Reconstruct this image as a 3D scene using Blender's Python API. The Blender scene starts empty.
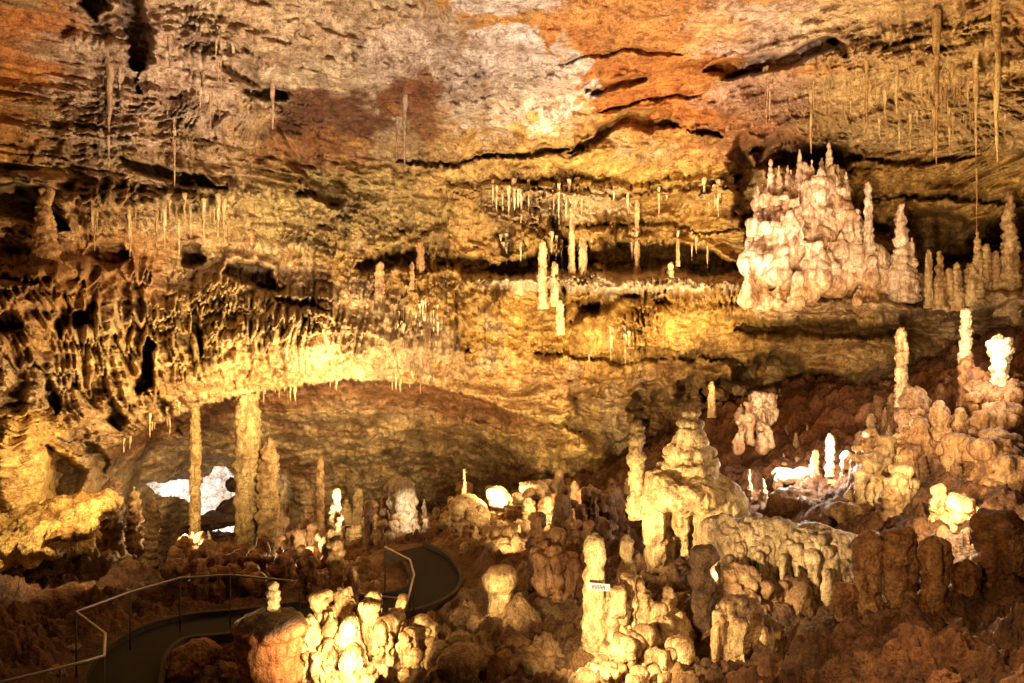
import bpy, bmesh, math, random
import numpy as np
from mathutils import Vector

# ------------------------------------------------------------------ camera, world, lamps, exposure
scene = bpy.context.scene
C = scene.collection
F = 683.0                       # focal length in pixels of a 1024 wide picture
def at(u, v, Y):                # a point of the cave seen at picture column u, row v, Y metres ahead
    return Vector(((u-512)/F*Y, Y, (341.5-v)/F*Y))

cam = bpy.data.objects.new('camera', bpy.data.cameras.new('camera'))
C.objects.link(cam)
cam.data.sensor_width = 36; cam.data.lens = 24.0; cam.data.clip_end = 300
cam.location = (0, 0, 0); cam.rotation_euler = (math.radians(90), 0, 0)
scene.camera = cam

world = bpy.data.worlds.new('World'); scene.world = world; world.use_nodes = True
bg = world.node_tree.nodes['Background']
bg.inputs['Color'].default_value = (1.0, 0.58, 0.27, 1); bg.inputs['Strength'].default_value = 0.035

WARM = (1.0, 0.70, 0.34); GOLD = (1.0, 0.77, 0.40); AMBER = (1.0, 0.60, 0.26); PALE = (1.0, 0.84, 0.66); COOL = (0.92, 0.95, 1.0)
def lamp(u, v, Y, power, color, radius=0.12, aim=None, cone=100):
    d = bpy.data.lights.new('cave_lamp', 'SPOT' if aim else 'POINT')
    d.energy = power; d.color = color; d.shadow_soft_size = radius
    o = bpy.data.objects.new('cave_lamp', d); C.objects.link(o)
    o.location = at(u, v, Y)
    if aim:
        d.spot_size = math.radians(cone); d.spot_blend = 0.9
        o.rotation_euler = (at(*aim) - o.location).to_track_quat('-Z', 'Y').to_euler()
    return o
LAMPS = [
    # u, v, Y, watts, colour, radius, aim, cone
    (380, 560, 9.0, 8500, PALE, .5, (470, 50, 20), 100),     # roof, from lower left
    (820, 480, 10.0, 3600, WARM, .3, (800, 60, 17), 90),       # roof at right
    (450, 500, 10.0, 4200, WARM, .15, (90, 200, 15), 80),      # left wall
    (230, 450, 15.5, 1300, GOLD, .15, (60, 380, 16.5), 120),
    (400, 398, 15.6, 3300, GOLD, .12, (340, 335, 22), 90),                 # glow at the alcove lip
    (320, 410, 15.6, 3000, GOLD, .12, (235, 345, 20.5), 110),
    (540, 480, 12.5, 11000, GOLD, .15, (600, 255, 24), 75),    # yellow wall
    (700, 320, 20.0, 700, GOLD, .10, (610, 260, 24), 130),
    (680, 315, 17.6, 430, PALE, .10, (830, 235, 19), 70),     # flowstone
    (880, 430, 8.0, 2200, WARM, .25, (960, 130, 18), 90),    # right wall
    (80, 455, 13.0, 480, GOLD, .06, (45, 535, 14.3), 110),     # bright bank lower left
    (350, 650, 8.0, 330, GOLD, .08, (350, 600, 10), 140),      # front cluster
    (300, 548, 16.3, 45, GOLD, .06, None, 0),
    (565, 630, 6.9, 420, GOLD, .05, (640, 610, 8.3), 110),
    (575, 560, 10.0, 900, GOLD, .06, (690, 490, 12), 70),      # throne
    (478, 602, 9.7, 130, GOLD, .05, (500, 585, 11.2), 80),
    (500, 498, 19.5, 1300, GOLD, .08, (500, 430, 25), 130),
    (428, 512, 18.0, 170, PALE, .05, (402, 515, 19.6), 60),
    (350, 515, 19.5, 520, GOLD, .08, (300, 440, 25), 130),
    (560, 500, 16.5, 900, GOLD, .08, (530, 460, 23), 110),
    (782, 462, 15.0, 170, PALE, .05, None, 0),
    (838, 452, 14.0, 90, PALE, .05, None, 0),
    (950, 498, 9.75, 150, GOLD, .05, None, 0),
    (985, 345, 13.2, 110, PALE, .05, None, 0),
    (905, 450, 10.5, 330, GOLD, .05, (940, 410, 15), 120),
    (740, 405, 16.6, 40, PALE, .05, None, 0),
    (715, 575, 8.4, 230, GOLD, .05, (800, 550, 10), 100),
    (500, 545, 15.5, 200, GOLD, .05, (540, 505, 18), 120),
    (860, 500, 5.8, 150, AMBER, .2, None, 0),
    (185, 530, 17.5, 130, GOLD, .08, None, 0),
    (222, 500, 28.2, 1500, COOL, .15, (214, 485, 33), 130),                  # lamp in the far chamber
]
for L in LAMPS: lamp(*L)

scene.view_settings.view_transform = 'Standard'; scene.view_settings.look = 'None'
scene.view_settings.exposure = 0.45; scene.view_settings.gamma = 1.0
scene.render.resolution_x = 1024; scene.render.resolution_y = 683
scene.cycles.max_bounces = 5; scene.cycles.diffuse_bounces = 3; scene.cycles.use_denoising = True

# ------------------------------------------------------------------ noise
def _h(ix, iy, iz, s):
    h = (ix.astype(np.uint32)*np.uint32(374761393)) ^ (iy.astype(np.uint32)*np.uint32(668265263)) ^ (iz.astype(np.uint32)*np.uint32(2147483647)) ^ np.uint32((s*974634777+12345) & 0xffffffff)
    h = (h ^ (h >> np.uint32(13)))*np.uint32(1274126177); h = (h ^ (h >> np.uint32(16)))*np.uint32(2246822519)
    return h ^ (h >> np.uint32(13))
def perlin(x, y, z, s=0):
    x = np.asarray(x, float); y = np.broadcast_to(np.asarray(y, float), x.shape); z = np.broadcast_to(np.asarray(z, float), x.shape)
    xi = np.floor(x); yi = np.floor(y); zi = np.floor(z)
    fx = x-xi; fy = y-yi; fz = z-zi
    xi = xi.astype(np.int64); yi = yi.astype(np.int64); zi = zi.astype(np.int64)
    ux = fx*fx*fx*(fx*(fx*6-15)+10); uy = fy*fy*fy*(fy*(fy*6-15)+10); uz = fz*fz*fz*(fz*(fz*6-15)+10)
    out = 0
    for dx in (0, 1):
        for dy in (0, 1):
            for dz in (0, 1):
                h = _h(xi+dx, yi+dy, zi+dz, s)
                g = ((h & np.uint32(1023))/511.5-1)*(fx-dx) + (((h >> np.uint32(10)) & np.uint32(1023))/511.5-1)*(fy-dy) + (((h >> np.uint32(20)) & np.uint32(1023))/511.5-1)*(fz-dz)
                out = out + g*(ux if dx else 1-ux)*(uy if dy else 1-uy)*(uz if dz else 1-uz)
    return out*1.3
def fbm(x, y, z, o=4, s=0, g=0.5):
    a = 1.0; t = 0; f = 1.0
    for k in range(o):
        t = t + a*perlin(x*f, y*f, z*f, s+k); a *= g; f *= 2.03
    return t
def ridged(x, y, z, o=3, s=0):
    a = 1.0; t = 0; f = 1.0
    for k in range(o):
        t = t + a*(1-2.2*np.abs(perlin(x*f, y*f, z*f, s+k))); a *= .5; f *= 2.1
    return t
def worley(x, y, z, s=0):
    xi = np.floor(x).astype(np.int64); yi = np.floor(y).astype(np.int64); zi = np.floor(z).astype(np.int64)
    best = np.full(x.shape, 9.0)
    for dx in (-1, 0, 1):
        for dy in (-1, 0, 1):
            for dz in (-1, 0, 1):
                h = _h(xi+dx, yi+dy, zi+dz, s)
                px = xi+dx+(h & np.uint32(1023))/1023.; py = yi+dy+((h >> np.uint32(10)) & np.uint32(1023))/1023.; pz = zi+dz+((h >> np.uint32(20)) & np.uint32(1023))/1023.
                best = np.minimum(best, (px-x)**2+(py-y)**2+(pz-z)**2)
    return np.sqrt(best)
def worley2(x, y, s=0):
    xi = np.floor(x).astype(np.int64); yi = np.floor(y).astype(np.int64); zi = xi*0
    best = np.full(x.shape, 9.0); idv = np.zeros(x.shape)
    for dx in (-1, 0, 1):
        for dy in (-1, 0, 1):
            h = _h(xi+dx, yi+dy, zi, s)
            px = xi+dx+(h & np.uint32(1023))/1023.; py = yi+dy+((h >> np.uint32(10)) & np.uint32(1023))/1023.
            d = (px-x)**2+(py-y)**2
            m = d < best
            best = np.where(m, d, best); idv = np.where(m, ((h >> np.uint32(20)) & np.uint32(1023))/1023., idv)
    return np.sqrt(best), idv
def ss(a, b, x):
    t = np.clip((x-a)/(b-a), 0, 1); return t*t*(3-2*t)
def tps(P, V, reg=1e-3):
    P = np.asarray(P, float); V = np.asarray(V, float); sc = np.abs(P).max(); P = P/sc; n = len(P)
    def U(r2): return np.where(r2 > 0, r2*np.log(r2+1e-12), 0)
    d = ((P[:, None]-P[None])**2).sum(-1)
    A = np.zeros((n+3, n+3)); A[:n, :n] = U(d)+reg*np.eye(n); A[:n, n] = 1; A[:n, n+1:] = P; A[n, :n] = 1; A[n+1:, :n] = P.T
    w = np.linalg.solve(A, np.r_[V, 0, 0, 0])
    def f(a, b):
        a = np.asarray(a, float)/sc; b = np.asarray(b, float)/sc
        r = w[n]+w[n+1]*a+w[n+2]*b
        for i in range(n): r = r + w[i]*U((a-P[i, 0])**2+(b-P[i, 1])**2)
        return r
    return f

# ------------------------------------------------------------------ material
def rock_material(name, rough=0.62, spec=0.35, bump=1.0, scale=1.0, stretch=.7, mott=.85, streaks=.45):
    m = bpy.data.materials.new(name); m.use_nodes = True
    nt = m.node_tree; N = nt.nodes; L = nt.links
    b = N['Principled BSDF']; b.inputs['Specular IOR Level'].default_value = spec
    geo = N.new('ShaderNodeNewGeometry')
    at_ = N.new('ShaderNodeAttribute'); at_.attribute_name = 'Col'
    def noise(sc, det, vec=None, rgh=0.6):
        n = N.new('ShaderNodeTexNoise'); n.inputs['Scale'].default_value = sc*scale; n.inputs['Detail'].default_value = det; n.inputs['Roughness'].default_value = rgh
        L.new(vec or geo.outputs['Position'], n.inputs['Vector']); return n
    mp = N.new('ShaderNodeMapping'); mp.inputs['Scale'].default_value = (1, 1, stretch); L.new(geo.outputs['Position'], mp.inputs['Vector'])
    n1 = noise(1.3, 8); n2 = noise(9, 6, mp.outputs['Vector'], .7); n3 = noise(30, 4)
    def ramp(src, stops):
        r = N.new('ShaderNodeValToRGB'); L.new(src, r.inputs['Fac'])
        e = r.color_ramp.elements
        while len(e) < len(stops): e.new(.5)
        for k, (p, c) in enumerate(stops): e[k].position = p; e[k].color = (*c, 1)
        return r.outputs['Color']
    def mix(a, c, fac=1.0, mode='MULTIPLY'):
        x = N.new('ShaderNodeMix'); x.data_type = 'RGBA'; x.blend_type = mode; x.inputs['Factor'].default_value = fac
        L.new(a, x.inputs['A']); L.new(c, x.inputs['B']); return x.outputs['Result']
    c = mix(at_.outputs['Color'], ramp(n1.outputs['Fac'], [(.3, (.55, .42, .32)), (.5, (.95, .88, .8)), (.7, (1.2, 1.18, 1.1))]))
    c = mix(c, ramp(n2.outputs['Fac'], [(.34, (.5, .4, .3)), (.5, (1, 1, 1)), (.68, (1.25, 1.22, 1.2))]), .85)
    n4 = noise(4.2, 10, None, .75)
    c = mix(c, ramp(n3.outputs['Fac'], [(.36, (.5, .42, .36)), (.5, (1.0, 1.0, 1.0)), (.64, (1.25, 1.25, 1.25))]), .8)
    c = mix(c, ramp(n4.outputs['Fac'], [(.40, (.42, .30, .20)), (.48, (.95, .9, .85)), (.60, (1.15, 1.12, 1.1))]), mott)
    mp2 = N.new('ShaderNodeMapping'); mp2.inputs['Scale'].default_value = (1, 1, .16); L.new(geo.outputs['Position'], mp2.inputs['Vector'])
    n5 = noise(4.5, 7, mp2.outputs['Vector'], .7)
    c = mix(c, ramp(n5.outputs['Fac'], [(.38, (.34, .21, .12)), (.47, (.9, .84, .78)), (.60, (1.15, 1.15, 1.15))]), streaks)
    L.new(c, b.inputs['Base Color'])
    r = N.new('ShaderNodeMapRange'); L.new(n2.outputs['Fac'], r.inputs['Value']); r.inputs['To Min'].default_value = rough-.18; r.inputs['To Max'].default_value = rough+.2
    L.new(r.outputs['Result'], b.inputs['Roughness'])
    vo = N.new('ShaderNodeTexVoronoi'); vo.inputs['Scale'].default_value = 14*scale; L.new(geo.outputs['Position'], vo.inputs['Vector'])
    add = N.new('ShaderNodeMath'); add.operation = 'MULTIPLY_ADD'; L.new(vo.outputs['Distance'], add.inputs[0]); add.inputs[1].default_value = -.35; L.new(n2.outputs['Fac'], add.inputs[2])
    add2 = N.new('ShaderNodeMath'); add2.operation = 'MULTIPLY_ADD'; L.new(n3.outputs['Fac'], add2.inputs[0]); add2.inputs[1].default_value = .5; L.new(add.outputs[0], add2.inputs[2])
    bp = N.new('ShaderNodeBump'); bp.inputs['Strength'].default_value = 1.0*bump; bp.inputs['Distance'].default_value = .06
    L.new(add2.outputs[0], bp.inputs['Height']); L.new(bp.outputs['Normal'], b.inputs['Normal'])
    return m
M_ROCK = rock_material('limestone', bump=1.0)
M_CALC = rock_material('calcite', rough=.45, spec=.5, bump=.7, scale=1.6, stretch=.4, mott=.55, streaks=.75)
def plain(name, col, rough=.5, metal=0.0):
    m = bpy.data.materials.new(name); m.use_nodes = True; b = m.node_tree.nodes['Principled BSDF']
    n = m.node_tree.nodes.new('ShaderNodeTexNoise'); n.inputs['Scale'].default_value = 25; n.inputs['Detail'].default_value = 5
    r = m.node_tree.nodes.new('ShaderNodeValToRGB'); m.node_tree.links.new(n.outputs['Fac'], r.inputs['Fac'])
    r.color_ramp.elements[0].position = .3; r.color_ramp.elements[0].color = (*[q*.6 for q in col], 1)
    r.color_ramp.elements[1].position = .7; r.color_ramp.elements[1].color = (*[min(1, q*1.2) for q in col], 1)
    m.node_tree.links.new(r.outputs['Color'], b.inputs['Base Color'])
    b.inputs['Roughness'].default_value = rough; b.inputs['Metallic'].default_value = metal
    return m
M_PATH = plain('path_surface', (.009, .008, .006), .85)
M_KERB = plain('path_kerb', (.085, .065, .045), .9)
M_RAIL = plain('rail_steel', (.55, .52, .50), .35, .7)
M_POST = plain('post_steel', (.12, .10, .09), .5, .5)
M_SIGN = plain('sign_white', (.30, .30, .32), .7); M_INK = plain('sign_ink', (.05, .005, .01), .8)

# ------------------------------------------------------------------ mesh helpers
def tag(o, label=None, cat=None, group=None, kind=None):
    if label: o['label'] = label
    if cat: o['category'] = cat
    if group: o['group'] = group
    if kind: o['kind'] = kind
    return o
def set_col(me, col):
    a = me.color_attributes.new('Col', 'FLOAT_COLOR', 'POINT')
    buf = np.ones((len(me.vertices), 4), np.float32); buf[:, :3] = np.clip(col, 0.005, .95)
    a.data.foreach_set('color', buf.ravel())
def grid_mesh(name, P, mat, col, drop=None):
    R, K = P.shape[:2]
    idx = np.arange(R*K).reshape(R, K)
    q = np.stack([idx[:-1, :-1], idx[:-1, 1:], idx[1:, 1:], idx[1:, :-1]], -1).reshape(-1, 4)
    if drop is not None:
        k = ~(drop[:-1, :-1] | drop[1:, 1:]).reshape(-1); q = q[k]
    me = bpy.data.meshes.new(name)
    me.vertices.add(R*K); me.vertices.foreach_set('co', P.reshape(-1).astype(np.float32))
    me.loops.add(q.size); me.loops.foreach_set('vertex_index', q.reshape(-1).astype(np.int32))
    me.polygons.add(len(q)); me.polygons.foreach_set('loop_start', np.arange(0, q.size, 4, dtype=np.int32)); me.polygons.foreach_set('loop_total', np.full(len(q), 4, np.int32))
    me.polygons.foreach_set('use_smooth', np.ones(len(q), bool))
    me.update(calc_edges=True); me.validate()
    set_col(me, col.reshape(-1, 3)); me.materials.append(mat)
    o = bpy.data.objects.new(name, me); C.objects.link(o)
    return o
def link(name, me, mat, parent=None, loc=None):
    if not me.materials: me.materials.append(mat)
    o = bpy.data.objects.new(name, me); C.objects.link(o)
    if parent: o.parent = parent
    if loc is not None: o.location = loc
    return o
def getco(me):
    a = np.empty(len(me.vertices)*3, np.float32); me.vertices.foreach_get('co', a); return a.reshape(-1, 3).astype(float)
def getno(me):
    a = np.empty(len(me.vertices)*3, np.float32); me.vertices.foreach_get('normal', a); return a.reshape(-1, 3).astype(float)
def dress(me, off, base, rough=(.0, 2.0), rings=(.0, 8.0), pop=(.0, 6.0), flute=(.0, 6.0), seed=0, top=None, mottle=.35):
    """natural relief: displaces a closed mesh along its normals and colours it. off = where the mesh stands"""
    co = getco(me); n = getno(me); w = co+np.array(off)
    d = np.zeros(len(co))
    if rough[0]: d += rough[0]*fbm(w[:, 0]*rough[1], w[:, 1]*rough[1], w[:, 2]*rough[1], 4, seed)
    side = np.sqrt(np.clip(1-n[:, 2]**2, 0, 1))
    if rings[0]:
        ph = w[:, 2]*rings[1]+1.6*perlin(w[:, 0]*1.5, w[:, 1]*1.5, w[:, 2]*1.5, seed+5)
        d += rings[0]*side*(np.abs(np.sin(ph*math.pi))-.6)
    if pop[0]:
        f = worley(w[:, 0]*pop[1], w[:, 1]*pop[1], w[:, 2]*pop[1], seed+7)
        d += pop[0]*(np.sqrt(np.clip(1-(f/.8)**2, 0, 1))-.5)
    if flute[0]:
        d += flute[0]*side*(ridged(w[:, 0]*flute[1], w[:, 1]*flute[1], w[:, 2]*flute[1]*.12, 2, seed+9)-.6)
    co2 = co+n*d[:, None]
    me.vertices.foreach_set('co', co2.astype(np.float32).ravel()); me.update()
    t = fbm(w[:, 0]*1.3, w[:, 1]*1.3, w[:, 2]*.5, 4, seed+20)
    col = np.array(base)[None]*(1+mottle*t[:, None]*np.array([.7, 1.0, 1.3]))
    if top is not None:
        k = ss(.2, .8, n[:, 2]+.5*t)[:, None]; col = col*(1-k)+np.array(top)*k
    set_col(me, col)
    me.polygons.foreach_set('use_smooth', np.ones(len(me.polygons), bool))
    return me
def lathe(prof, h, r, seg=28, ring=40, lean=(0, 0), wob=.12, seed=0, ecc=1.0):
    """closed body of revolution about a wandering axis; prof = [(t, radius factor)]"""
    t = np.linspace(0, 1, ring); ts = [p[0] for p in prof]; rs = [p[1] for p in prof]
    rad = np.interp(t, ts, rs)*r
    if ring > 14: rad = np.convolve(np.pad(rad, 1, 'edge'), [.25, .5, .25], 'valid')
    ax = wob*r*perlin(t*3+seed*7.1, 0.3, 0.7, 3)+lean[0]*t; ay = wob*r*perlin(t*3+seed*3.3, 5.3, 0.7, 4)+lean[1]*t
    a = np.linspace(0, 2*math.pi, seg, endpoint=False)
    V = np.stack([ax[:, None]+rad[:, None]*np.cos(a), ay[:, None]+rad[:, None]*ecc*np.sin(a), np.repeat((t*h)[:, None], seg, 1)], -1).reshape(-1, 3)
    top = len(V); V = np.vstack([V, [[ax[-1], ay[-1], h+rad[-1]*.35]], [[0, 0, 0]]])
    fs = []
    for i in range(ring-1):
        for j in range(seg):
            k = (j+1) % seg; fs.append((i*seg+j, i*seg+k, (i+1)*seg+k, (i+1)*seg+j))
    for j in range(seg):
        k = (j+1) % seg; fs.append(((ring-1)*seg+j, (ring-1)*seg+k, top)); fs.append((k, j, top+1))
    me = bpy.data.meshes.new('body'); me.from_pydata(V.tolist(), [], fs); me.update()
    return me
def fuse(prims, voxel, off=(0, 0, 0), smooth=2):
    """prims: ('e', centre, radii) ellipsoid, ('c', base, top, r0, r1) tapered round-ended limb; fused into one continuous body"""
    bm = bmesh.new()
    off = Vector(off)
    for p in prims:
        if p[0] == 'e':
            r = bmesh.ops.create_icosphere(bm, subdivisions=3, radius=1)
            for v in r['verts']: v.co = Vector((v.co.x*p[2][0], v.co.y*p[2][1], v.co.z*p[2][2]))+Vector(p[1])-off
        else:
            a, b_ = Vector(p[1]), Vector(p[2]); d = b_-a; L = d.length; q = d.to_track_quat('Z', 'Y')
            r = bmesh.ops.create_cone(bm, cap_ends=True, segments=20, radius1=p[3], radius2=max(p[4], .004), depth=L)
            for v in r['verts']: v.co = q @ (v.co+Vector((0, 0, L/2)))+a-off
            for c, rr in ((a, p[3]), (b_, p[4])):
                r = bmesh.ops.create_icosphere(bm, subdivisions=2, radius=max(rr, .004))
                for v in r['verts']: v.co = v.co+c-off
    me = bpy.data.meshes.new('tmp'); bm.to_mesh(me); bm.free()
    o = bpy.data.objects.new('tmp', me); C.objects.link(o)
    m = o.modifiers.new('r', 'REMESH'); m.mode = 'VOXEL'; m.voxel_size = voxel
    s = o.modifiers.new('s', 'SMOOTH'); s.iterations = smooth; s.factor = .5
    dg = bpy.context.evaluated_depsgraph_get()
    out = bpy.data.meshes.new_from_object(o.evaluated_get(dg))
    bpy.data.objects.remove(o); bpy.data.meshes.remove(me)
    return out

# ------------------------------------------------------------------ the rock wall and roof: one continuous relief
CP = [ # column, row, metres ahead
 (-300,-300,6),(-300,0,8.5),(-300,300,11),(-300,620,12),
 (0,-300,8),(0,0,12.5),(0,120,14.5),(0,215,15),(0,330,15.5),(0,470,15.5),(0,600,16),
 (100,0,14.5),(100,130,16.5),(100,300,17.5),(100,420,18),(100,520,19.5),(100,620,20),
 (230,-300,9),(220,0,15),(220,110,18),(220,220,20),(220,300,20.5),(220,390,20),(220,480,24),(220,620,25),
 (360,0,15.5),(360,110,20),(360,200,23),(360,300,23.5),(360,380,21.5),(360,480,25),(360,620,26),
 (512,-300,8.5),(512,0,15),(512,80,19),(512,140,22.5),(512,200,25),(512,300,25),(512,380,24),(512,440,25),(512,500,26),(512,620,27),
 (680,0,14.5),(680,80,18.5),(680,140,22),(680,200,24.5),(680,290,24.5),(680,360,24),(680,420,26),(680,620,27),
 (850,-300,8),(850,0,13.5),(850,90,17),(850,160,21),(850,220,22),(850,300,21.5),(850,350,21.0),(850,420,23),(850,620,24),
 (1024,-300,7.5),(1024,0,12.5),(1024,120,15.5),(1024,180,18),(1024,230,20),(1024,300,19),(1024,350,19),(1024,420,21),(1024,620,22),
 (1300,-300,6),(1300,0,9),(1300,300,13),(1300,620,15)]
wall_base = tps([(a, b) for a, b, c in CP], [c for a, b, c in CP], 2e-3)
us = np.concatenate([np.arange(-330, -20, 9.0), np.arange(-20, 1044, 1.35), np.arange(1044, 1350, 9.0)])
vs = np.concatenate([np.arange(-430, -16, 7.0), np.arange(-16, 560, 1.2), np.arange(560, 640, 8.0)])
U, Vv = np.meshgrid(us, vs)
Yb = np.maximum(wall_base(U, Vv), 4.5)
X = (U-512)/F*Yb; Z = (341.5-Vv)/F*Yb
Yc = wall_base(0*Vv+512, Vv); S = Z-.55*(Yc-22); XS = (U-512)/F*wall_base(U, 0*U+190)            # measured along the slope, so texture keeps its size where the roof leans over
q1 = fbm(X*.33, 0, S*.4, 3, 31); q2 = fbm(X*.33, 9, S*.4, 3, 36)
cell = 4.2*(X*ss(90, 170, Vv)+XS*(1-ss(90, 170, Vv)))+.7*perlin(X*1.3, 0, S*.8, 39)+.25*perlin(X*.5, 0, S*2.0, 38)
comb = .5*ridged(cell*.55, 0, S*.05, 2, 40)+.6*ridged(cell*1.15+.4*perlin(X*2, 0, S*.5, 37), 0, S*.07, 2, 42)   # vertical drip columns
tooth = 5.5*comb+5*perlin(X*.5, Z*.5, 0, 41)
Vw = Vv-np.clip(tooth, -4, 11)*.8+9*q1+3.0*fbm(X*2.2, 0, S*2.2, 3, 43)
Uw = U+12*q2+6*fbm(X*1.6, 0, S*1.6, 4, 44)+3*fbm(X*5, 0, S*2, 2, 46)
Vs = Vv+9*q1+4.0*fbm(X*1.8, 0, S*1.8, 3, 43)
mid = ss(90, 170, Vv); roof = 1-mid
D = np.zeros_like(Yb)
def slot(pts, w, depth, soft=.4, teeth=True):
    """a crevice along a polyline: deep between its banks, the upper bank leaning out"""
    global D
    best = np.full(U.shape, 1e9); below = np.zeros(U.shape); along = np.zeros(U.shape)
    lens = [math.hypot(c-a, d-b) for (a, b), (c, d) in zip(pts[:-1], pts[1:])]; tot = sum(lens); acc = 0
    vv = Vw*(teeth*mid)+Vs*(1-teeth*mid)
    for (a, b), (c, d) in zip(pts[:-1], pts[1:]):
        L2 = (c-a)**2+(d-b)**2
        t = np.clip(((Uw-a)*(c-a)+(vv-b)*(d-b))/L2, 0, 1)
        dv = vv-b-t*(d-b)
        q = (Uw-a-t*(c-a))**2+dv**2
        along = np.where(q < best, (acc+t*math.sqrt(L2))/tot, along); acc += math.sqrt(L2)
        below = np.where(q < best, dv, below); best = np.minimum(best, q)
    best = np.sqrt(best)/(w*(.18+1.05*np.sqrt(np.clip(np.sin(math.pi*np.clip(along, .01, .99)), 0, 1)))*np.clip(1+1.1*fbm(X*.8, 2, S*.8, 3, 51)+roof*.5*perlin(X*1.9, 2, S*1.9, 54), .06, 2.2))
    D += depth*(1-ss(1-soft, 1+soft, best))
    D -= .30*depth*np.exp(-((best-1.7)/.7)**2)*(below < 0)*.6
def bump(u, v, ru, rv, dep, hard=.6):
    global D
    q = np.sqrt(((Uw-u)/ru)**2+((Vw-v)/rv)**2)
    D += dep*(1-ss(hard, 1.3, q))
def sawledge(ph, sharp=.10):
    f = ph-np.floor(ph)
    return ss(0, sharp, f)*(1-f)**.8          # leans out towards its lower edge, then breaks back
def region(u, v, ru, rv, e=.5):
    q = np.sqrt(((Uw-u)/ru)**2+((Vs-v)/rv)**2)+.6*perlin(X*.8, 3, S*.8, 99)
    return 1-ss(1-e, 1+e, q)
# bedding: ledges that run with the strata, break up and pinch out
brk = fbm(X*.3, 4, S*.35, 3, 58)
bed1 = sawledge(Z*.62+.03*X+.8*q1+.25*fbm(X*.9, 0, S*.9, 3, 55), .12)
bed2 = sawledge(Z*1.9+.05*X+1.4*q1+.5*fbm(X*.7, 1, S*.9, 3, 56)+.18*fbm(X*3, 1, S*3, 2, 57), .15)
bed3 = sawledge(S*4.6+2.5*q2+.7*fbm(X*1.6, 1, S*1.8, 3, 59), .2)
rb = sawledge(S*.5+.12*X+1.1*q2+.3*fbm(X*.8, 0, S*.8, 3, 66), .1)
D -= roof*(.40*rb*(.6+brk))
# general rock
crag = np.clip(.55+1.5*fbm(X*.22, 6, S*.25, 2, 68)-.5*roof-.6*np.exp(-((U-620)/170)**2-((Vv-250)/130)**2)+.15*np.exp(-((U-150)/160)**2-((Vv-320)/120)**2), .12, 1.1)
D += -1.5*fbm(X*.26, Yb*.1, S*.28, 2, 70)-(.22+.26*crag)*fbm(X*.9, Yb*.3, S*1.1, 4, 74)-(.03+.12*crag)*ridged(X*2.6, Yb, S*3.2, 4, 80)
w1 = worley(X*2.1+.5*q1, Yb*.4, S*2.6, 90); D += .16*w1*crag
w2 = worley(X*6.0, Yb*1.0, S*6.5, 91); D += .02+.035*w2*(.4+crag)
chip = fbm(X*2.0, 5, S*3.0, 4, 94); D += crag*(.10*ss(.12, .2, chip)+.25*ss(.34, .42, chip))        # small pits
# drapery where calcite hangs
fl = np.clip(region(150,90,140,90)+region(110,240,120,60)+region(60,380,150,110)+region(220,330,140,70)+region(540,215,90,40)+region(640,285,120,30)
     +region(900,110,170,80)+region(430,330,60,60)+region(600,335,60,35)+region(1000,60,60,90)+.6*region(350,250,140,60), 0, 1)
D -= (1-.75*fl)*(mid*(.9*bed1*(.7+brk)+.42*bed2*np.clip(.6-1.2*brk, .1, 1.4))+(.015+.085*mid)*bed3*np.clip(.8+1.5*q1, .1, 1.6))
cr = np.clip(comb*.8, -.6, 1.3)
for fr, am, sd in ((.8, .85, 112), (1.7, .62, 115), (3.6, .30, 118)):
    ph = S*fr+2.2*perlin(X*.30, 0, S*.25, sd)+.5*fbm(X*1.2, 3, S*.8, 2, sd+4)+.62*fr**.8*(1-cr)+.3*perlin(X*1.1, 0, S*.3, sd+1)
    f = ph-np.floor(ph)
    pr = ss(0, .07, f)*(1-f)**1.1
    D -= am*(fl*(1-.45*roof))*pr*np.clip(.25+.85*cr, 0, 1.3)*np.clip(.7+2.2*perlin(X*.45, 7, S*.55, sd+2), .0, 1.7)
D -= fl*(1-.4*roof)*.34*cr*np.clip(.6+1.8*perlin(X*.4, 1, S*.4, 230), 0, 1.4)
D -= roof*(.10*fbm(X*3, 2, S*4, 3, 220)+.16*ss(.1, .3, fbm(X*.9, 2, S*1.3, 4, 222)))
# crevices and recesses seen in the wall
slot([(700,75),(745,70),(790,58),(835,44)], 6, 1.8)
slot([(835,44),(850,60)], 4, .8)
slot([(-40,196),(10,200),(62,222)], 11, 3.0)
slot([(128,-10),(134,40),(138,88)], 8, 2.4, teeth=False)
slot([(92,-10),(96,18)], 9, 1.8, teeth=False)
slot([(215,60),(250,80),(285,98)], 5, 1.6)
slot([(470,156),(510,150),(560,147)], 3, 1.2); slot([(395,160),(470,158)], 2.5, .9)
slot([(565,150),(600,133),(630,118),(680,124),(720,130)], 4.5, 1.5)
slot([(590,88),(640,78)], 6, 1.2); slot([(560,60),(620,50),(680,55)], 2, .5); slot([(600,110),(660,100),(700,98)], 2.5, .7)
slot([(120,150),(170,170),(230,182)], 5, 1.4)
slot([(85,245),(125,250)], 9, 1.6)
slot([(222,268),(250,270),(275,282)], 8, 2.2); slot([(183,245),(200,252)], 7, 1.8); slot([(270,292),(325,308)], 3, 1.2)
slot([(0,316),(28,322)], 9, 2.0); slot([(78,312),(92,318)], 7, 1.8); slot([(70,295),(68,340)], 4, 1.4, teeth=False)
slot([(148,340),(150,392)], 7, 2.0, teeth=False); slot([(197,310),(197,360)], 4, 1.7, teeth=False)
slot([(55,380),(62,410)], 6, 1.3, teeth=False); slot([(50,445),(62,480),(70,520)], 10, 2.2, teeth=False)
slot([(118,400),(122,425)], 6, 1.5, teeth=False); slot([(165,400),(175,430)], 4, 1.2, teeth=False); slot([(90,440),(100,470)], 6, 1.5, teeth=False)
slot([(300,185),(330,190),(300,150),(280,125)], 9, 1.0)
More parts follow.
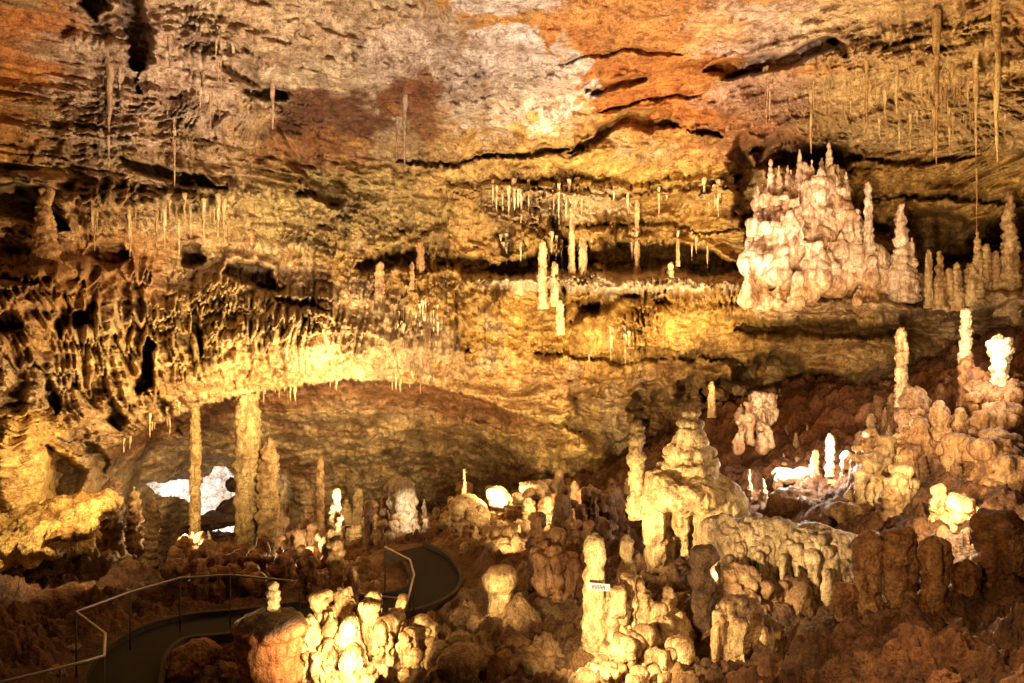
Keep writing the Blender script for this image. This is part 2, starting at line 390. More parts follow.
slot([(360,262),(400,258),(440,250),(490,256)], 9, 2.2)
slot([(495,262),(540,258),(600,254),(670,250),(735,258)], 11, 2.8)
slot([(556,200),(556,240)], 10, 2.4, teeth=False); slot([(630,215),(626,245)], 8, 1.8, teeth=False); slot([(508,225),(512,250)], 7, 1.6, teeth=False)
slot([(575,308),(600,300),(640,292)], 6, 1.6); slot([(655,300),(670,298)], 4, 1.3); slot([(575,300),(590,310)], 9, 1.8)
slot([(545,348),(640,352),(740,358)], 4, 1.1)
slot([(560,222),(660,220),(740,222)], 2, .6); slot([(700,190),(745,170)], 3, 1.0); slot([(460,190),(560,186),(740,184)], 2, .5)
slot([(447,305),(462,330),(475,350)], 3, 1.0, teeth=False)
slot([(742,132),(748,180),(752,240)], 10, 2.4, teeth=False); slot([(755,150),(860,160)], 12, 2.4)
slot([(865,160),(940,158),(985,152)], 3, 1.0); slot([(870,190),(1040,200)], 3, 1.0)
slot([(880,225),(950,240),(1040,235)], 22, 2.4)
slot([(740,322),(800,324),(900,322)], 5, 1.5); slot([(700,395),(780,372),(860,385)], 12, 2.6)
slot([(640,400),(680,425),(740,390)], 22, 2.6, soft=.7, teeth=False)
slot([(575,400),(610,430),(640,470)], 20, 1.8, soft=.8, teeth=False)
slot([(415,430),(410,470)], 10, 1.4, teeth=False); slot([(440,395),(500,412),(580,425)], 3, .8)
slot([(260,420),(330,425),(400,415)], 7, 1.0); slot([(320,480),(360,470)], 10, 1.2)
# ledges that stand forward
bump(620,276,130,10,-1.7); bump(560,212,70,26,-.5); bump(600,186,150,8,-.8); bump(30,290,70,14,-1.2); bump(60,262,30,14,-1.4); bump(110,196,90,9,-.8)
bump(950,292,110,15,-1.6); bump(820,304,110,12,-1.5); bump(650,330,110,26,-.7); bump(60,170,90,18,-.5); bump(530,240,60,8,-.5)
bump(830,345,90,22,-.9); bump(580,460,30,26,-1.2); bump(20,470,32,60,-1.3)
# the alcove below the arched lip
lipu = np.array([-400,40,70,100,150,200,250,300,350,420,480,560,700,1400]); lipv = np.array([560,520,480,452,424,404,392,384,378,381,396,428,520,560])
vlip = np.interp(U, lipu, lipv)+np.clip(3*ridged(X*4.2, 0, 3, 2, 120)+3*perlin(X*.7, 0, 1, 121), -5, 8)
A = ss(70, 150, U)*(1-ss(430, 600, U)**1.5)
below = ss(-1.5, 1.5, Vv-vlip)
near = A*np.exp(-((vlip-Vv)/20)**2)
D *= 1-.45*near*(1-below)
arch = np.clip(A*1.5, 0, 1)*below*(1-ss(100, 150, Vv-vlip)); ta = Vv-np.interp(U, lipu, lipv)
D = D*(1-.72*arch)
D -= arch*(.35*sawledge(ta*.045+.9*perlin(X*.25, 0, Z*.3, 210)+.25*fbm(X*1.2, 0, Z*1.2, 3, 211), .15)+.22*perlin(X*.4, 3, ta*.09, 212)+.42*fbm(X*.9, 0, ta*.05, 4, 213)+.12*ridged(X*2.2, 4, Z*3, 3, 216)+.18*ss(.1, .25, fbm(X*.7, 2, Z*1.1, 4, 217)))
D += A*(-.8*np.exp(-((vlip-Vv)/22)**2)*(1-below)+below*(2.0+.03*np.clip(Vv-vlip, 0, 80)))
D *= np.clip(Yb/22, .4, 1.1)
Yw = np.maximum(Yb+D, 3.5)
Xw = (U-512)/F*Yw; Zw = (341.5-Vv)/F*Yw
hu = U+5*fbm(X*1.2, 0, Z*1.2, 3, 200)+5*fbm(X*3.5, 0, Z*3.5, 3, 202); hv = Vv+4*fbm(X*1.2, 5, Z*1.2, 3, 201)+5*fbm(X*3.0, 0, Z*3.0, 3, 203)
hole = (np.sqrt(((hu-220)/20)**2+((hv-508)/41)**2) < 1) | (np.sqrt(((hu-184)/38)**2+((hv-490-.12*(hu-184))/(12+.12*(hu-184)))**2) < 1)

# mineral colours of the wall (albedo), plus shade painted in under the lip
TAN = (.44,.33,.19); OCH = (.50,.34,.11); PINK = (.72,.67,.66); BEIGE = (.50,.42,.30); RUST = (.46,.18,.05); BRN = (.20,.10,.045); ORG = (.55,.29,.08); CREAM = (.68,.60,.44); OLIVE = (.34,.28,.12)
colw = np.ones(U.shape+(3,))*np.array(TAN)
nA = fbm(X*.5, 0, S*.6, 4, 130); nB = fbm(X*1.8, 2, S*1.8, 4, 131)
def paint(u, v, ru, rv, c, s=1.0, e=.3):
    global colw
    q = np.sqrt(((U-u)/ru)**2+((Vv-v)/rv)**2)+.40*nA+.45*nB
    k = (s*(1-ss(1-e*.6, 1+e*.6, q)))[..., None]; colw = colw*(1-k)+np.array(c)*k
paint(600,20,420,120,ORG,.8,.5); paint(640,60,140,70,(.56,.25,.07),.9); paint(690,115,90,32,RUST,.9); paint(650,5,150,12,BRN,.5)
paint(30,50,90,50,RUST,.8); paint(20,110,80,50,ORG,.7); paint(250,50,190,70,BEIGE,.9); paint(150,70,60,80,(.52,.40,.32),.8); paint(370,60,110,80,BEIGE,.9)
paint(300,25,150,30,(.52,.40,.26),.7); paint(90,120,70,40,BEIGE,.6)
paint(540,90,52,52,PINK,1,.1); paint(505,55,50,36,PINK,1,.1); paint(490,110,50,36,(.52,.47,.42),.9); paint(420,65,60,40,(.52,.44,.38),.8); paint(500,3,55,14,PINK,1); paint(425,112,16,40,(.26,.12,.045),.85)
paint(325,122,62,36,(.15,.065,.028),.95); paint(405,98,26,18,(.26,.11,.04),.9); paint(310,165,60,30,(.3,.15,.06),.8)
paint(790,30,110,38,(.58,.48,.42),.9); paint(760,95,60,30,(.52,.38,.32),.8); paint(720,150,50,40,RUST,.6); paint(760,140,60,35,(.34,.18,.10),.8)
paint(900,30,100,60,(.48,.38,.22),.8); paint(950,110,130,70,(.54,.42,.22),.9); paint(930,190,140,40,OCH,.8); paint(640,25,90,30,(.55,.30,.10),.7)
paint(560,240,220,110,OCH,.95); paint(620,330,160,45,(.56,.37,.10),.9); paint(540,175,190,18,(.58,.42,.14),.8); paint(560,205,70,18,CREAM,.6); paint(610,280,130,14,CREAM,.9)
paint(450,200,90,50,(.42,.30,.14),.5); paint(360,210,90,40,OLIVE,.6); paint(270,210,80,40,OLIVE,.6)
paint(150,75,110,80,(.56,.45,.37),.7); paint(60,240,90,60,(.46,.31,.15),.6); paint(220,350,140,60,(.60,.46,.22),.9); paint(330,330,90,40,(.58,.46,.26),.9); paint(110,270,60,40,(.34,.19,.08),.8); paint(30,300,60,50,(.40,.24,.09),.7)
paint(20,460,60,60,(.60,.42,.14),.9); paint(130,410,70,40,(.42,.28,.12),.6); paint(500,400,90,40,(.44,.27,.09),.7)
paint(460,490,60,40,(.45,.36,.20),.6); paint(370,485,60,22,(.34,.34,.18),.8); paint(170,480,60,30,(.50,.42,.30),.7); paint(550,450,60,40,(.52,.38,.14),.8)
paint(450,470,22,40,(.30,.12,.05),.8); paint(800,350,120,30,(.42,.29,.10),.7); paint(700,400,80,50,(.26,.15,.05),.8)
st = perlin(X*.25, 0, S*2.6+1.5*q1, 140)[..., None]; colw = colw*(1+.30*st*np.array([.8, 1, 1.2]))
def mixc(k, c):
    global colw
    k = k[..., None]; colw = colw*(1-k)+np.array(c)*k
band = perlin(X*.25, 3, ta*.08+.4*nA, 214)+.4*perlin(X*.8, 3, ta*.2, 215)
mixc(arch*.9*(1-ss(12, 40, ta+8*nA)), (.20,.085,.03)); mixc(arch*.9*ss(25, 50, ta+10*nA)*np.clip(.75+.6*band, 0, 1), (.58,.44,.24)); mixc(arch*.35*ss(.3, .5, band), (.30,.17,.08)); mixc(arch*.8*ss(.05, .35, fbm(X*.45, 6, Z*.7, 4, 219)), (.27,.14,.06)); mixc(arch*.7*ss(430, 500, U+30*nA)*ss(20, 45, ta), (.60,.46,.22))  # shade under the lip and lit rock below it painted into the colour
streak = perlin(X*3.0, 0, S*.25, 141)[..., None]; colw = colw*(1+.30*streak)
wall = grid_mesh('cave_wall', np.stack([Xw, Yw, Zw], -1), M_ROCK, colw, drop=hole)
tag(wall, kind='structure')
def wallY(u, v):
    i = np.searchsorted(us, u)-1; j = np.searchsorted(vs, v)-1
    return float(Yw[j, i])

# ------------------------------------------------------------------ far side chamber seen through the opening
a = np.linspace(0, math.pi*2, 120); b = np.linspace(0.02, math.pi/2, 70)
AA, BB = np.meshgrid(a, b)
cc = at(204, 502, 27.6)
RX, RY, RZ = 2.9, 6.0, 2.1
dd = 1+.16*fbm(np.cos(AA)*2, BB*3, np.sin(AA)*2, 4, 150)+.05*ridged(np.cos(AA)*6, BB*6, np.sin(AA)*6, 2, 155)
P = np.stack([cc.x+RX*np.cos(AA)*np.sin(BB)*dd, cc.y+RY*np.cos(BB)*dd, cc.z+RZ*np.sin(AA)*np.sin(BB)*dd], -1)
tag(grid_mesh('side_chamber', P, M_ROCK, np.ones(AA.shape+(3,))*np.array((.78,.75,.72))), kind='structure')

# ------------------------------------------------------------------ floor
FP = [(0,683,9.5),(0,600,13),(0,550,15.5),(50,530,16),(110,575,15),(-250,640,9),(-250,560,14),(200,575,17),(250,562,19.5),(180,552,22),(300,560,18),(400,560,17),(420,540,20),(380,545,22),(500,512,21),
 (560,490,22),(600,520,18),(600,480,24),(480,600,13),(520,683,8.5),(350,683,9.6),(650,715,6.9),(690,590,11),(700,460,20),(760,405,22),(800,472,16),(850,445,17),(900,462,14),(950,405,16),
 (1024,400,15),(1024,345,17),(900,385,19),(900,625,8.3),(1000,615,7.9),(900,683,6.3),(1024,683,5.6),(1100,600,7),(250,683,10.2),(110,640,11.65),(240,626,12.2),(175,628,12.1),(330,612,12.85),(400,608,13.0),(440,590,14.0),(430,562,15.8),
 (128,683,10.2),(780,600,10),(820,520,13),(740,500,16),(1250,500,8),(1250,350,15),(-250,500,18),(100,545,22),(300,545,25),(500,500,27),(700,420,27),(900,360,25),(1024,330,22),(620,672,8.5),(760,665,7.8)]
fp = [at(*q) for q in FP]
ext = [(0,0,-1.8),(0,3,-2.5),(-6,2,-3.6),(6,1,-1.4),(-9,5,-4.3),(9,3,-1.2),(3,3.5,-2.4),(-3,5,-3.6)]
pts = [(p.x, p.y) for p in fp]+[(a_, b_) for a_, b_, c_ in ext]; zz = [p.z for p in fp]+[c_ for a_, b_, c_ in ext]
floor_base = tps(pts, zz, 3e-3)
PATH = [(100,760),(118,700),(130,655),(175,630),(240,626),(330,612),(400,608),(440,590),(430,562),(405,550)]
PZ = -5.1
path = [Vector(((u-512)/F*(PZ*-F/(v-341.5)), PZ*-F/(v-341.5))) for u, v in PATH]
# a finer smooth centre line
def chaikin(p, n=3):
    for _ in range(n):
        q = [p[0]]
        for a_, b_ in zip(p[:-1], p[1:]): q += [a_*.75+b_*.25, a_*.25+b_*.75]
        p = q+[p[-1]]
    return p
path = chaikin(path)
fu = np.arange(-330, 1354, 2.0); fY = 1.4*(27.5/1.4)**np.linspace(0, 1, 520)
FU, FYY = np.meshgrid(fu, fY)
FX = (FU-512)/F*FYY
FZ0 = floor_base(FX, FYY)
dpath = np.full(FX.shape, 1e9)
for a_, b_ in zip(path[:-1], path[1:]):
    d = b_-a_; L2 = d.length_squared
    t = np.clip(((FX-a_.x)*d.x+(FYY-a_.y)*d.y)/L2, 0, 1)
    dpath = np.minimum(dpath, np.hypot(FX-a_.x-t*d.x, FYY-a_.y-t*d.y))
PW = .6
kp = 1-ss(PW, PW+.7, dpath)
f1, i1 = worley2(FX*1.15+.3*perlin(FX*2, FYY*2, 0, 160), FYY*1.15, 161)
f2, i2 = worley2(FX*2.6, FYY*2.6, 162); f3, i3 = worley2(FX*6.5, FYY*6.5, 163)
lump = .26*i1*np.sqrt(np.clip(1-(f1/(.35+.35*i1))**2, 0, 1))+.17*np.sqrt(np.clip(1-(f2/.62)**2, 0, 1))*(.3+i2)+.05*np.sqrt(np.clip(1-(f3/.6)**2, 0, 1))*(.4+i3)
rough_ = .25*fbm(FX*.6, FYY*.6, 0, 4, 165)+.09*ridged(FX*3.2, FYY*3.2, 0, 4, 168)+.10*fbm(FX*2.2, FYY*2.2, 0, 3, 169)
FZ = FZ0+(lump+rough_-.12)*(1-kp)
FZ = FZ*(1-kp)+kp*(PZ-.05)
colf = np.ones(FX.shape+(3,))*np.array((.13,.062,.026))
def paintf(u, v, ru, rv, c, s=1.0):
    global colf
    VV = 341.5-FZ0/FYY*F
    q = np.sqrt(((FU-u)/ru)**2+((VV-v)/rv)**2)+.5*perlin(FX*.8, FYY*.8, 0, 170)
    k = (s*(1-ss(.7, 1.3, q)))[..., None]; colf = colf*(1-k)+np.array(c)*k
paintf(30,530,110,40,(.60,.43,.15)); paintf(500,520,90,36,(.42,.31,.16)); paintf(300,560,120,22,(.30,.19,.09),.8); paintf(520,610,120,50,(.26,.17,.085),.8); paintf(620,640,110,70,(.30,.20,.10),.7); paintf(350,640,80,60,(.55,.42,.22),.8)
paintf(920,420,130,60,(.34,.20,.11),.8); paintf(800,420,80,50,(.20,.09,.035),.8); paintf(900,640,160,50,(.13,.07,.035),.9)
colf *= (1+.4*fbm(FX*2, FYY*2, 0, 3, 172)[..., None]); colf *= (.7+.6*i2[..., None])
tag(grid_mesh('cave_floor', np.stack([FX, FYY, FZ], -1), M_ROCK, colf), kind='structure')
def floor_hit(u, v, smooth=True):
    i = int(np.clip(np.searchsorted(fu, u), 0, len(fu)-1))
    zr = (341.5-v)/F*fY; col = FZ0[:, i]*(1-kp[:, i])+kp[:, i]*PZ
    k = np.nonzero(col >= zr)[0]; k = k[k > 10]
    return float(fY[k[0]]) if len(k) else 24.0
def floorz(x, y):
    u = 512+x/y*F; i = int(np.clip(np.searchsorted(fu, u), 0, len(fu)-1)); j = int(np.clip(np.searchsorted(fY, y), 0, len(fY)-1))
    return float(FZ0[j, i]*(1-kp[j, i])+kp[j, i]*PZ)

# footpath and kerbs
def ribbon(name, cl, offa, offb, z0, z1, mat):
    bm = bmesh.new(); rows = []
    for i, p in enumerate(cl):
        d = (cl[min(i+1, len(cl)-1)]-cl[max(i-1, 0)]).normalized(); n = Vector((-d.y, d.x))
        a_, b_ = p+n*offa, p+n*offb
        rows.append([bm.verts.new((a_.x, a_.y, z0)), bm.verts.new((a_.x, a_.y, z1)), bm.verts.new((b_.x, b_.y, z1)), bm.verts.new((b_.x, b_.y, z0))])
    for r, s in zip(rows[:-1], rows[1:]):
        for k in range(3): bm.faces.new((r[k], r[k+1], s[k+1], s[k]))
    bmesh.ops.recalc_face_normals(bm, faces=bm.faces)
    me = bpy.data.meshes.new(name); bm.to_mesh(me); bm.free(); return link(name, me, mat)
tag(ribbon('footpath', path, -.5, .5, PZ-.2, PZ, M_PATH), kind='structure')
tag(ribbon('kerb', path, .5, .58, PZ-.2, PZ+.10, M_KERB), kind='structure')
tag(ribbon('kerb', path, -.58, -.5, PZ-.2, PZ+.10, M_KERB), kind='structure')

# ------------------------------------------------------------------ handrail
def tube_mesh(pts, r, seg=8):
    bm = bmesh.new(); prev = None
    for i, p in enumerate(pts):
        d = (pts[min(i+1, len(pts)-1)]-pts[max(i-1, 0)]).normalized(); q = d.to_track_quat('Z', 'Y')
        ring = [bm.verts.new(p+q @ Vector((r*math.cos(2*math.pi*k/seg), r*math.sin(2*math.pi*k/seg), 0))) for k in range(seg)]
        if prev:
            for k in range(seg): bm.faces.new((prev[k], prev[(k+1) % seg], ring[(k+1) % seg], ring[k]))
        else: bm.faces.new(ring[::-1])
        prev = ring
    bm.faces.new(prev); bmesh.ops.recalc_face_normals(bm, faces=bm.faces)
    me = bpy.data.meshes.new('tube'); bm.to_mesh(me); bm.free()
    me.polygons.foreach_set('use_smooth', np.ones(len(me.polygons), bool)); return me
def handrail(pix, label, zr=-4.15):
    pts = [at(u, v, zr*-F/(v-341.5)) for u, v in pix]
    root = bpy.data.objects.new('handrail', None); C.objects.link(root); root.location = (pts[0].x, pts[0].y, PZ); tag(root, label, 'handrail', 'handrails beside the path')
    inv = -root.location
    fine = []
    for a_, b_ in zip(pts[:-1], pts[1:]):
        n = max(2, int((b_-a_).length/.3))
        fine += [a_.lerp(b_, k/n) for k in range(n)]
    fine.append(pts[-1])
    link('rail', tube_mesh([p+inv for p in fine], .020), M_RAIL, root)
    post_at = list(pts)
    for a_, b_ in zip(pts[:-1], pts[1:]):
        n = int((b_-a_).length/1.6)
        post_at += [a_.lerp(b_, k/(n+1)) for k in range(1, n+1)]
    for p in post_at:
        z = floorz(p.x, p.y)-.15
        link('post', tube_mesh([p+inv, Vector((p.x, p.y, z))+inv], .012), M_POST, root)
handrail([(-30,690),(60,668),(104,656),(105,634),(76,612),(130,592),(180,578),(230,575),(300,582)], 'long bent steel handrail around the dark path at lower left')
handrail([(345,592),(408,600),(414,575),(410,560),(385,547)], 'short steel handrail curving beyond the glowing stalagmite cluster')

# ------------------------------------------------------------------ formations
P_CONE = [(0,1.15),(.08,1),(.3,.8),(.6,.55),(.85,.32),(.95,.2),(1,.06)]
P_COL = [(0,1.2),(.1,1),(.5,.92),(.85,.8),(.95,.6),(1,.25)]
P_KNOB = [(0,1.1),(.15,.9),(.5,.85),(.75,.95),(.9,.8),(.97,.5),(1,.15)]
P_STUMP = [(0,1.1),(.2,.95),(.55,.85),(.85,1.0),(.93,1.08),(.98,.85),(1,.4)]
P_TOTEM = [(0,1.1),(.1,.9),(.22,1.05),(.3,.7),(.42,.95),(.52,.72),(.63,1),(.7,.68),(.8,.85),(.92,.75),(.98,.45),(1,.15)]
P_PILLAR = [(0,1.4),(.08,1.1),(.25,1.0),(.45,.9),(.7,1.0),(.9,.9),(.97,.8),(1,.8)]
def stal(u, vb, vt, w, label, prof=P_CONE, base=CREAM, name='stalagmite', cat='stalagmite', group=None, Y=None, seed=None, mat=None, top=None, rings=.5, pop=.25, rough=.35, flute=.1, lean=(0, 0), seg=30):
    """stands on the floor (or ledge) where the photo shows its foot"""
    if Y is None: Y = floor_hit(u, vb)
    b = at(u, vb, Y); h = (vb-vt)/F*Y; r = w/2/F*Y
    sink = .12*h+.05
    seed = seed if seed is not None else int(u*7+vb) % 997
    me = lathe(prof, h+sink, r, seg=seg, ring=max(16, min(70, int((vb-vt)/1.3)+8)), seed=seed, lean=lean, ecc=.9)
    b = b-Vector((0, 0, sink))
    dress(me, b, base, rough=(rough*r, 1.6/r**.7), rings=(rings*r*.5, max(2.2, 1.1/r)), pop=(pop*r, 2.2/r), flute=(flute*r, 1.6/r), seed=seed, top=top)
    o = link(name, me, mat or M_CALC, loc=b); tag(o, label, cat, group, 'thing' if name == 'column' else None); return o
def mass(prims, label, name, cat, base, voxel, ground=None, top=None, group=None, mat=None, smooth=2, **kw):
    """a continuous flowstone body fused from rounded limbs; prims in picture columns, rows, metres"""
    pr = []
    for p in prims:
        if p[0] == 'e':     # ('e', u, v, Y, ru, rv, ry)
            _, u, v, Y, ru, rv, ry = p; pr.append(('e', at(u, v, Y), (ru/F*Y, ry, rv/F*Y)))
        else:               # ('c', u0, v0, u1, v1, Y, w0, w1)
            _, u0, v0, u1, v1, Y, w0, w1 = p; pr.append(('c', at(u0, v0, Y), at(u1, v1, Y), w0/2/F*Y, w1/2/F*Y))
    off = ground or Vector(pr[0][1])
    me = fuse(pr, voxel, off, smooth)
    dress(me, off, base, top=top, **kw)
    o = link(name, me, mat or M_CALC, loc=off); tag(o, label, cat, group); return o

# columns between the arched lip and the floor
stal(248,562,396,23,'thick ribbed tan column standing right of the white-lit opening',P_PILLAR,(.44,.34,.16),'column','column',Y=wallY(248,384)+.35,rings=.35,pop=.18,flute=.18,mat=M_ROCK)
stal(195,552,408,10,'slender knobbly column standing left of the white-lit opening',P_PILLAR,(.50,.36,.16),'column','column',Y=wallY(195,396)+.35,rings=.6,pop=.3,mat=M_ROCK)
stal(269,560,440,20,'shorter rough column close behind the thick ribbed column',P_COL,(.40,.28,.13),'column','column',Y=20.2,pop=.3,mat=M_ROCK)
stal(285,556,482,16,'pointed cone stalagmite right of the paired columns',P_CONE,(.50,.40,.22),Y=19.0)
stal(320,530,455,9,'thin brown pillar against the alcove back wall',P_COL,(.35,.22,.11),Y=22.5,mat=M_ROCK)
stal(112,560,478,20,'dark stubby stalagmite beside the bright bank',P_KNOB,(.16,.09,.04),Y=16.0,mat=M_ROCK)
stal(134,562,488,22,'brown stalagmite with tan tip left of the opening',P_CONE,(.34,.21,.09),Y=16.6,mat=M_ROCK)
stal(152,575,500,15,'dark narrow stalagmite between bank and column',P_COL,(.18,.10,.04),Y=15.8,mat=M_ROCK)
stal(167,582,515,14,'darkest slim stalagmite in front of the slender column',P_COL,(.13,.07,.03),Y=15.4,mat=M_ROCK)
stal(208,547,530,7,'tiny glowing white stalagmite in the opening',P_CONE,(.8,.78,.7),Y=22.0)
stal(305,552,505,10,'small tan spike beside the cone stalagmite',P_CONE,(.46,.34,.18),Y=19.6)
stal(45,262,190,20,'tapering tan column on the upper left shelf',[(0,1.3),(.3,1.1),(.7,.7),(1,.5)],(.48,.33,.17),'column','column',Y=wallY(45,262)-.3,rings=.3,pop=.15,mat=M_ROCK)
stal(402,545,478,26,'broad cream stalagmite with a split top in the alcove',P_KNOB,(.66,.58,.40),Y=19.6,flute=.4,rings=.15)
stal(384,545,490,12,'thin tan stalagmite left of the broad cream one',P_CONE,(.50,.36,.19),Y=19.8)
stal(369,540,500,10,'brown stubby stalagmite near the far handrail',P_KNOB,(.36,.23,.12),Y=19.4)
stal(424,545,500,9,'narrow pale spike right of the broad cream one',P_CONE,(.6,.5,.33),Y=19.9)
stal(464,520,470,7,'slim tan spike on the rusty rock in the middle',P_CONE,(.55,.40,.2),Y=21.0)

# mushroom shaped stalagmite: stem and cap
Y = floor_hit(500, 640); b0 = at(500, 640, 11.2); Yq = 11.2
root = bpy.data.objects.new('mushroom_stalagmite', None); C.objects.link(root); root.location = b0
tag(root, 'mushroom shaped stalagmite with a bulging cap above a pale stem', 'stalagmite')
me = fuse([('c', at(502,650,Yq), at(500,600,Yq), .30, .19), ('c', at(500,600,Yq), at(500,580,Yq), .19, .17), ('c', at(520,618,Yq), at(512,630,Yq), .13, .16), ('e', at(522,612,Yq), (.16,.14,.08))], .022, b0)
dress(me, b0, (.62,.50,.26), rough=(.05, 3), flute=(.03, 4), seed=5); link('stem', me, M_CALC, root)
me = fuse([('e', at(500,581,Yq), (.29,.28,.24)), ('e', at(501,575,Yq), (.26,.25,.16))], .02, b0)
dress(me, b0, (.60,.46,.22), rough=(.03, 3), rings=(.012, 7), seed=6, top=(.34,.22,.10)); link('cap', me, M_CALC, root)

# striped totem with the small sign, and its neighbours
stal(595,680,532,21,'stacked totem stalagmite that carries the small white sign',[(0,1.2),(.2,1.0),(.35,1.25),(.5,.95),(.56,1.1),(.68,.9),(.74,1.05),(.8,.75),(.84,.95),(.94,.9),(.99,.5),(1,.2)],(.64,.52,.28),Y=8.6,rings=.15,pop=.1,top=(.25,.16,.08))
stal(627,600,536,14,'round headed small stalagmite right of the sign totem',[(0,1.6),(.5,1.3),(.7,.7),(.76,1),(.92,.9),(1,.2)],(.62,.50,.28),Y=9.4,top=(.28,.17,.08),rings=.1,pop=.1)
s0 = at(599, 587, 8.38)
sg = bpy.data.objects.new('sign', None); C.objects.link(sg); sg.location = s0; sg.rotation_euler = (0, math.radians(5), 0)
tag(sg, 'small white lettered sign fixed on the totem stalagmite', 'sign')
bm = bmesh.new(); bmesh.ops.create_cube(bm, size=1)
for v_ in bm.verts: v_.co = Vector((v_.co.x*.27, v_.co.y*.012, v_.co.z*.09))
bmesh.ops.bevel(bm, geom=bm.edges[:], offset=.003, segments=1, affect='EDGES')
me = bpy.data.meshes.new('panel'); bm.to_mesh(me); bm.free(); link('panel', me, M_SIGN, sg)
bm = bmesh.new(); rnd = random.Random(2); x = -.085
for k in range(9):
    w_ = .011+.004*(k % 3 == 0)
    for (dx, dz, sx, sz) in ((0, 0, .006, .044), (w_*.5, .020 if k % 2 else -.020, w_, .006), (w_*.5, 0, w_*.8, .006)):
        r_ = bmesh.ops.create_cube(bm, size=1)
        for v_ in r_['verts']: v_.co = Vector((v_.co.x*sx+x+dx, v_.co.y*.006-.010, v_.co.z*sz+dz))
    x += .019
me = bpy.data.meshes.new('lettering'); bm.to_mesh(me); bm.free(); link('lettering', me, M_INK, sg)

# the throne: tall knobbly pillar, tiered pyramid, heavy draped body
T = 12.0; g0 = at(688, 600, T)
mass([('e',690,492,T,45,22,.75),('e',715,505,T+.1,28,24,.6),('e',665,490,T,24,20,.55),('c',657,495,655,588,T-.1,30,7),('c',668,505,664,565,T+.1,26,8),('c',680,505,684,552,T-.2,20,5),('c',692,505,694,560,T-.1,18,5),('c',703,505,704,552,T-.25,18,5),('c',714,505,715,556,T-.1,20,6),('c',727,505,724,545,T,22,7),('c',692,505,696,612,T+.6,60,50),
      ('c',688,470,688,436,T,44,26),('c',676,474,678,452,T-.1,20,14),('c',704,474,702,456,T,22,14),('e',690,452,T,22,6,.36),('e',687,466,T,27,6,.42),('c',690,436,690,424,T,20,16),('e',689,423,T,13,6,.2),('e',691,414,T,9,6,.15)],
     'heavy draped formation with a tiered pyramid top in the lower middle', 'flowstone_mass', 'flowstone', (.60,.48,.27), .026, g0, top=(.50,.38,.19), rough=(.11,2.4), rings=(.012,3.6), flute=(.07,4.6), pop=(.045,4.5), seed=11)
stal(637,505,420,17,'tall knobbly pillar on the left shoulder of the draped formation',P_TOTEM,(.62,.52,.29),'stalagmite',Y=12.0,rings=.4,pop=.25)
# long draped flowstone to the right
g0 = at(780, 640, 10.0)
rnd = random.Random(9)
pr = [('e',760,540,10.5,40,18,.6),('e',805,546,10.2,46,20,.7),('e',838,552,9.9,26,20,.5),('c',740,555,850,590,10.5,50,40),('c',750,590,850,640,10.5,60,50),('e',725,530,10.8,20,14,.4)]
for k in range(190):
    t_ = rnd.random(); u_ = 720+132*t_; v_ = 516+20*t_**1.3+rnd.uniform(0, 46)*rnd.random(); l_ = rnd.uniform(25, 62); Yk = 10.40-.7*t_-.010*(v_-517)
    pr.append(('c', u_, v_, u_+rnd.uniform(-4, 12), v_+l_, Yk-rnd.random()*.10, rnd.uniform(4, 9), rnd.uniform(1.5, 4)))
mass(pr,
     'broad folded flowstone shelf right of the pyramid topped formation', 'flowstone_mass', 'flowstone', (.44,.35,.22), .022, g0, top=(.46,.39,.28), rough=(.10,2.2), flute=(.06,6), seed=12)
g0 = at(750, 690, 8.0)
rnd = random.Random(19); pr = [('c',745,700,742,622,8.2,60,34),('c',770,705,768,640,8.1,34,24)]
for k in range(90):
    t_ = rnd.random(); u_ = 716+66*t_; v_ = 598+26*abs(t_-.35)**1.2*2+rnd.uniform(0, 40)*rnd.random(); l_ = rnd.uniform(25, 80); Yk = 7.95-.006*(v_-598)+.5*abs(t_-.4)
    pr.append(('c', u_, v_, u_+rnd.uniform(-4, 8), v_+l_, Yk-rnd.random()*.1, rnd.uniform(6, 12), rnd.uniform(2, 6)))
mass(pr,
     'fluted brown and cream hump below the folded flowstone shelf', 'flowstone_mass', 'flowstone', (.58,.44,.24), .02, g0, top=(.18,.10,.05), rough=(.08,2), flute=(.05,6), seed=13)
mass([('c',706,690,704,600,8.6,40,24),('e',703,580,8.6,15,14,.2),('c',703,590,702,560,8.6,22,24),('e',706,556,8.6,16,12,.2)],
     'dark hunched stalagmite in front of the draped formation', 'stalagmite', 'stalagmite', (.12,.07,.035), .022, at(705,690,8.6), rough=(.07,2), pop=(.03,4), seed=14, mat=M_ROCK)
def spires(lst, seed, bottom=705):
    r_ = random.Random(seed); pr = []
    for (u_, vt_, w_, Y_) in lst:
        um = u_+r_.uniform(-4, 4); vm = vt_+(bottom-vt_)*r_.uniform(.3, .5)
        pr += [('c', u_+r_.uniform(-5, 5), bottom, um, vm, Y_, w_*1.8, w_*1.1), ('c', um, vm, u_, vt_+w_*.3, Y_, w_*1.1, w_*.6)]
        for q in range(7):                         # drips running down its flanks
            x_ = r_.uniform(-.6, .6)*w_; y0 = r_.uniform(vt_+5, bottom-20)
            pr.append(('c', u_+x_, y0, u_+x_*1.5+r_.uniform(-2, 2), y0+r_.uniform(12, 34), Y_-.008*w_*(1-abs(x_)/w_), w_*.45, w_*.16))
    return pr
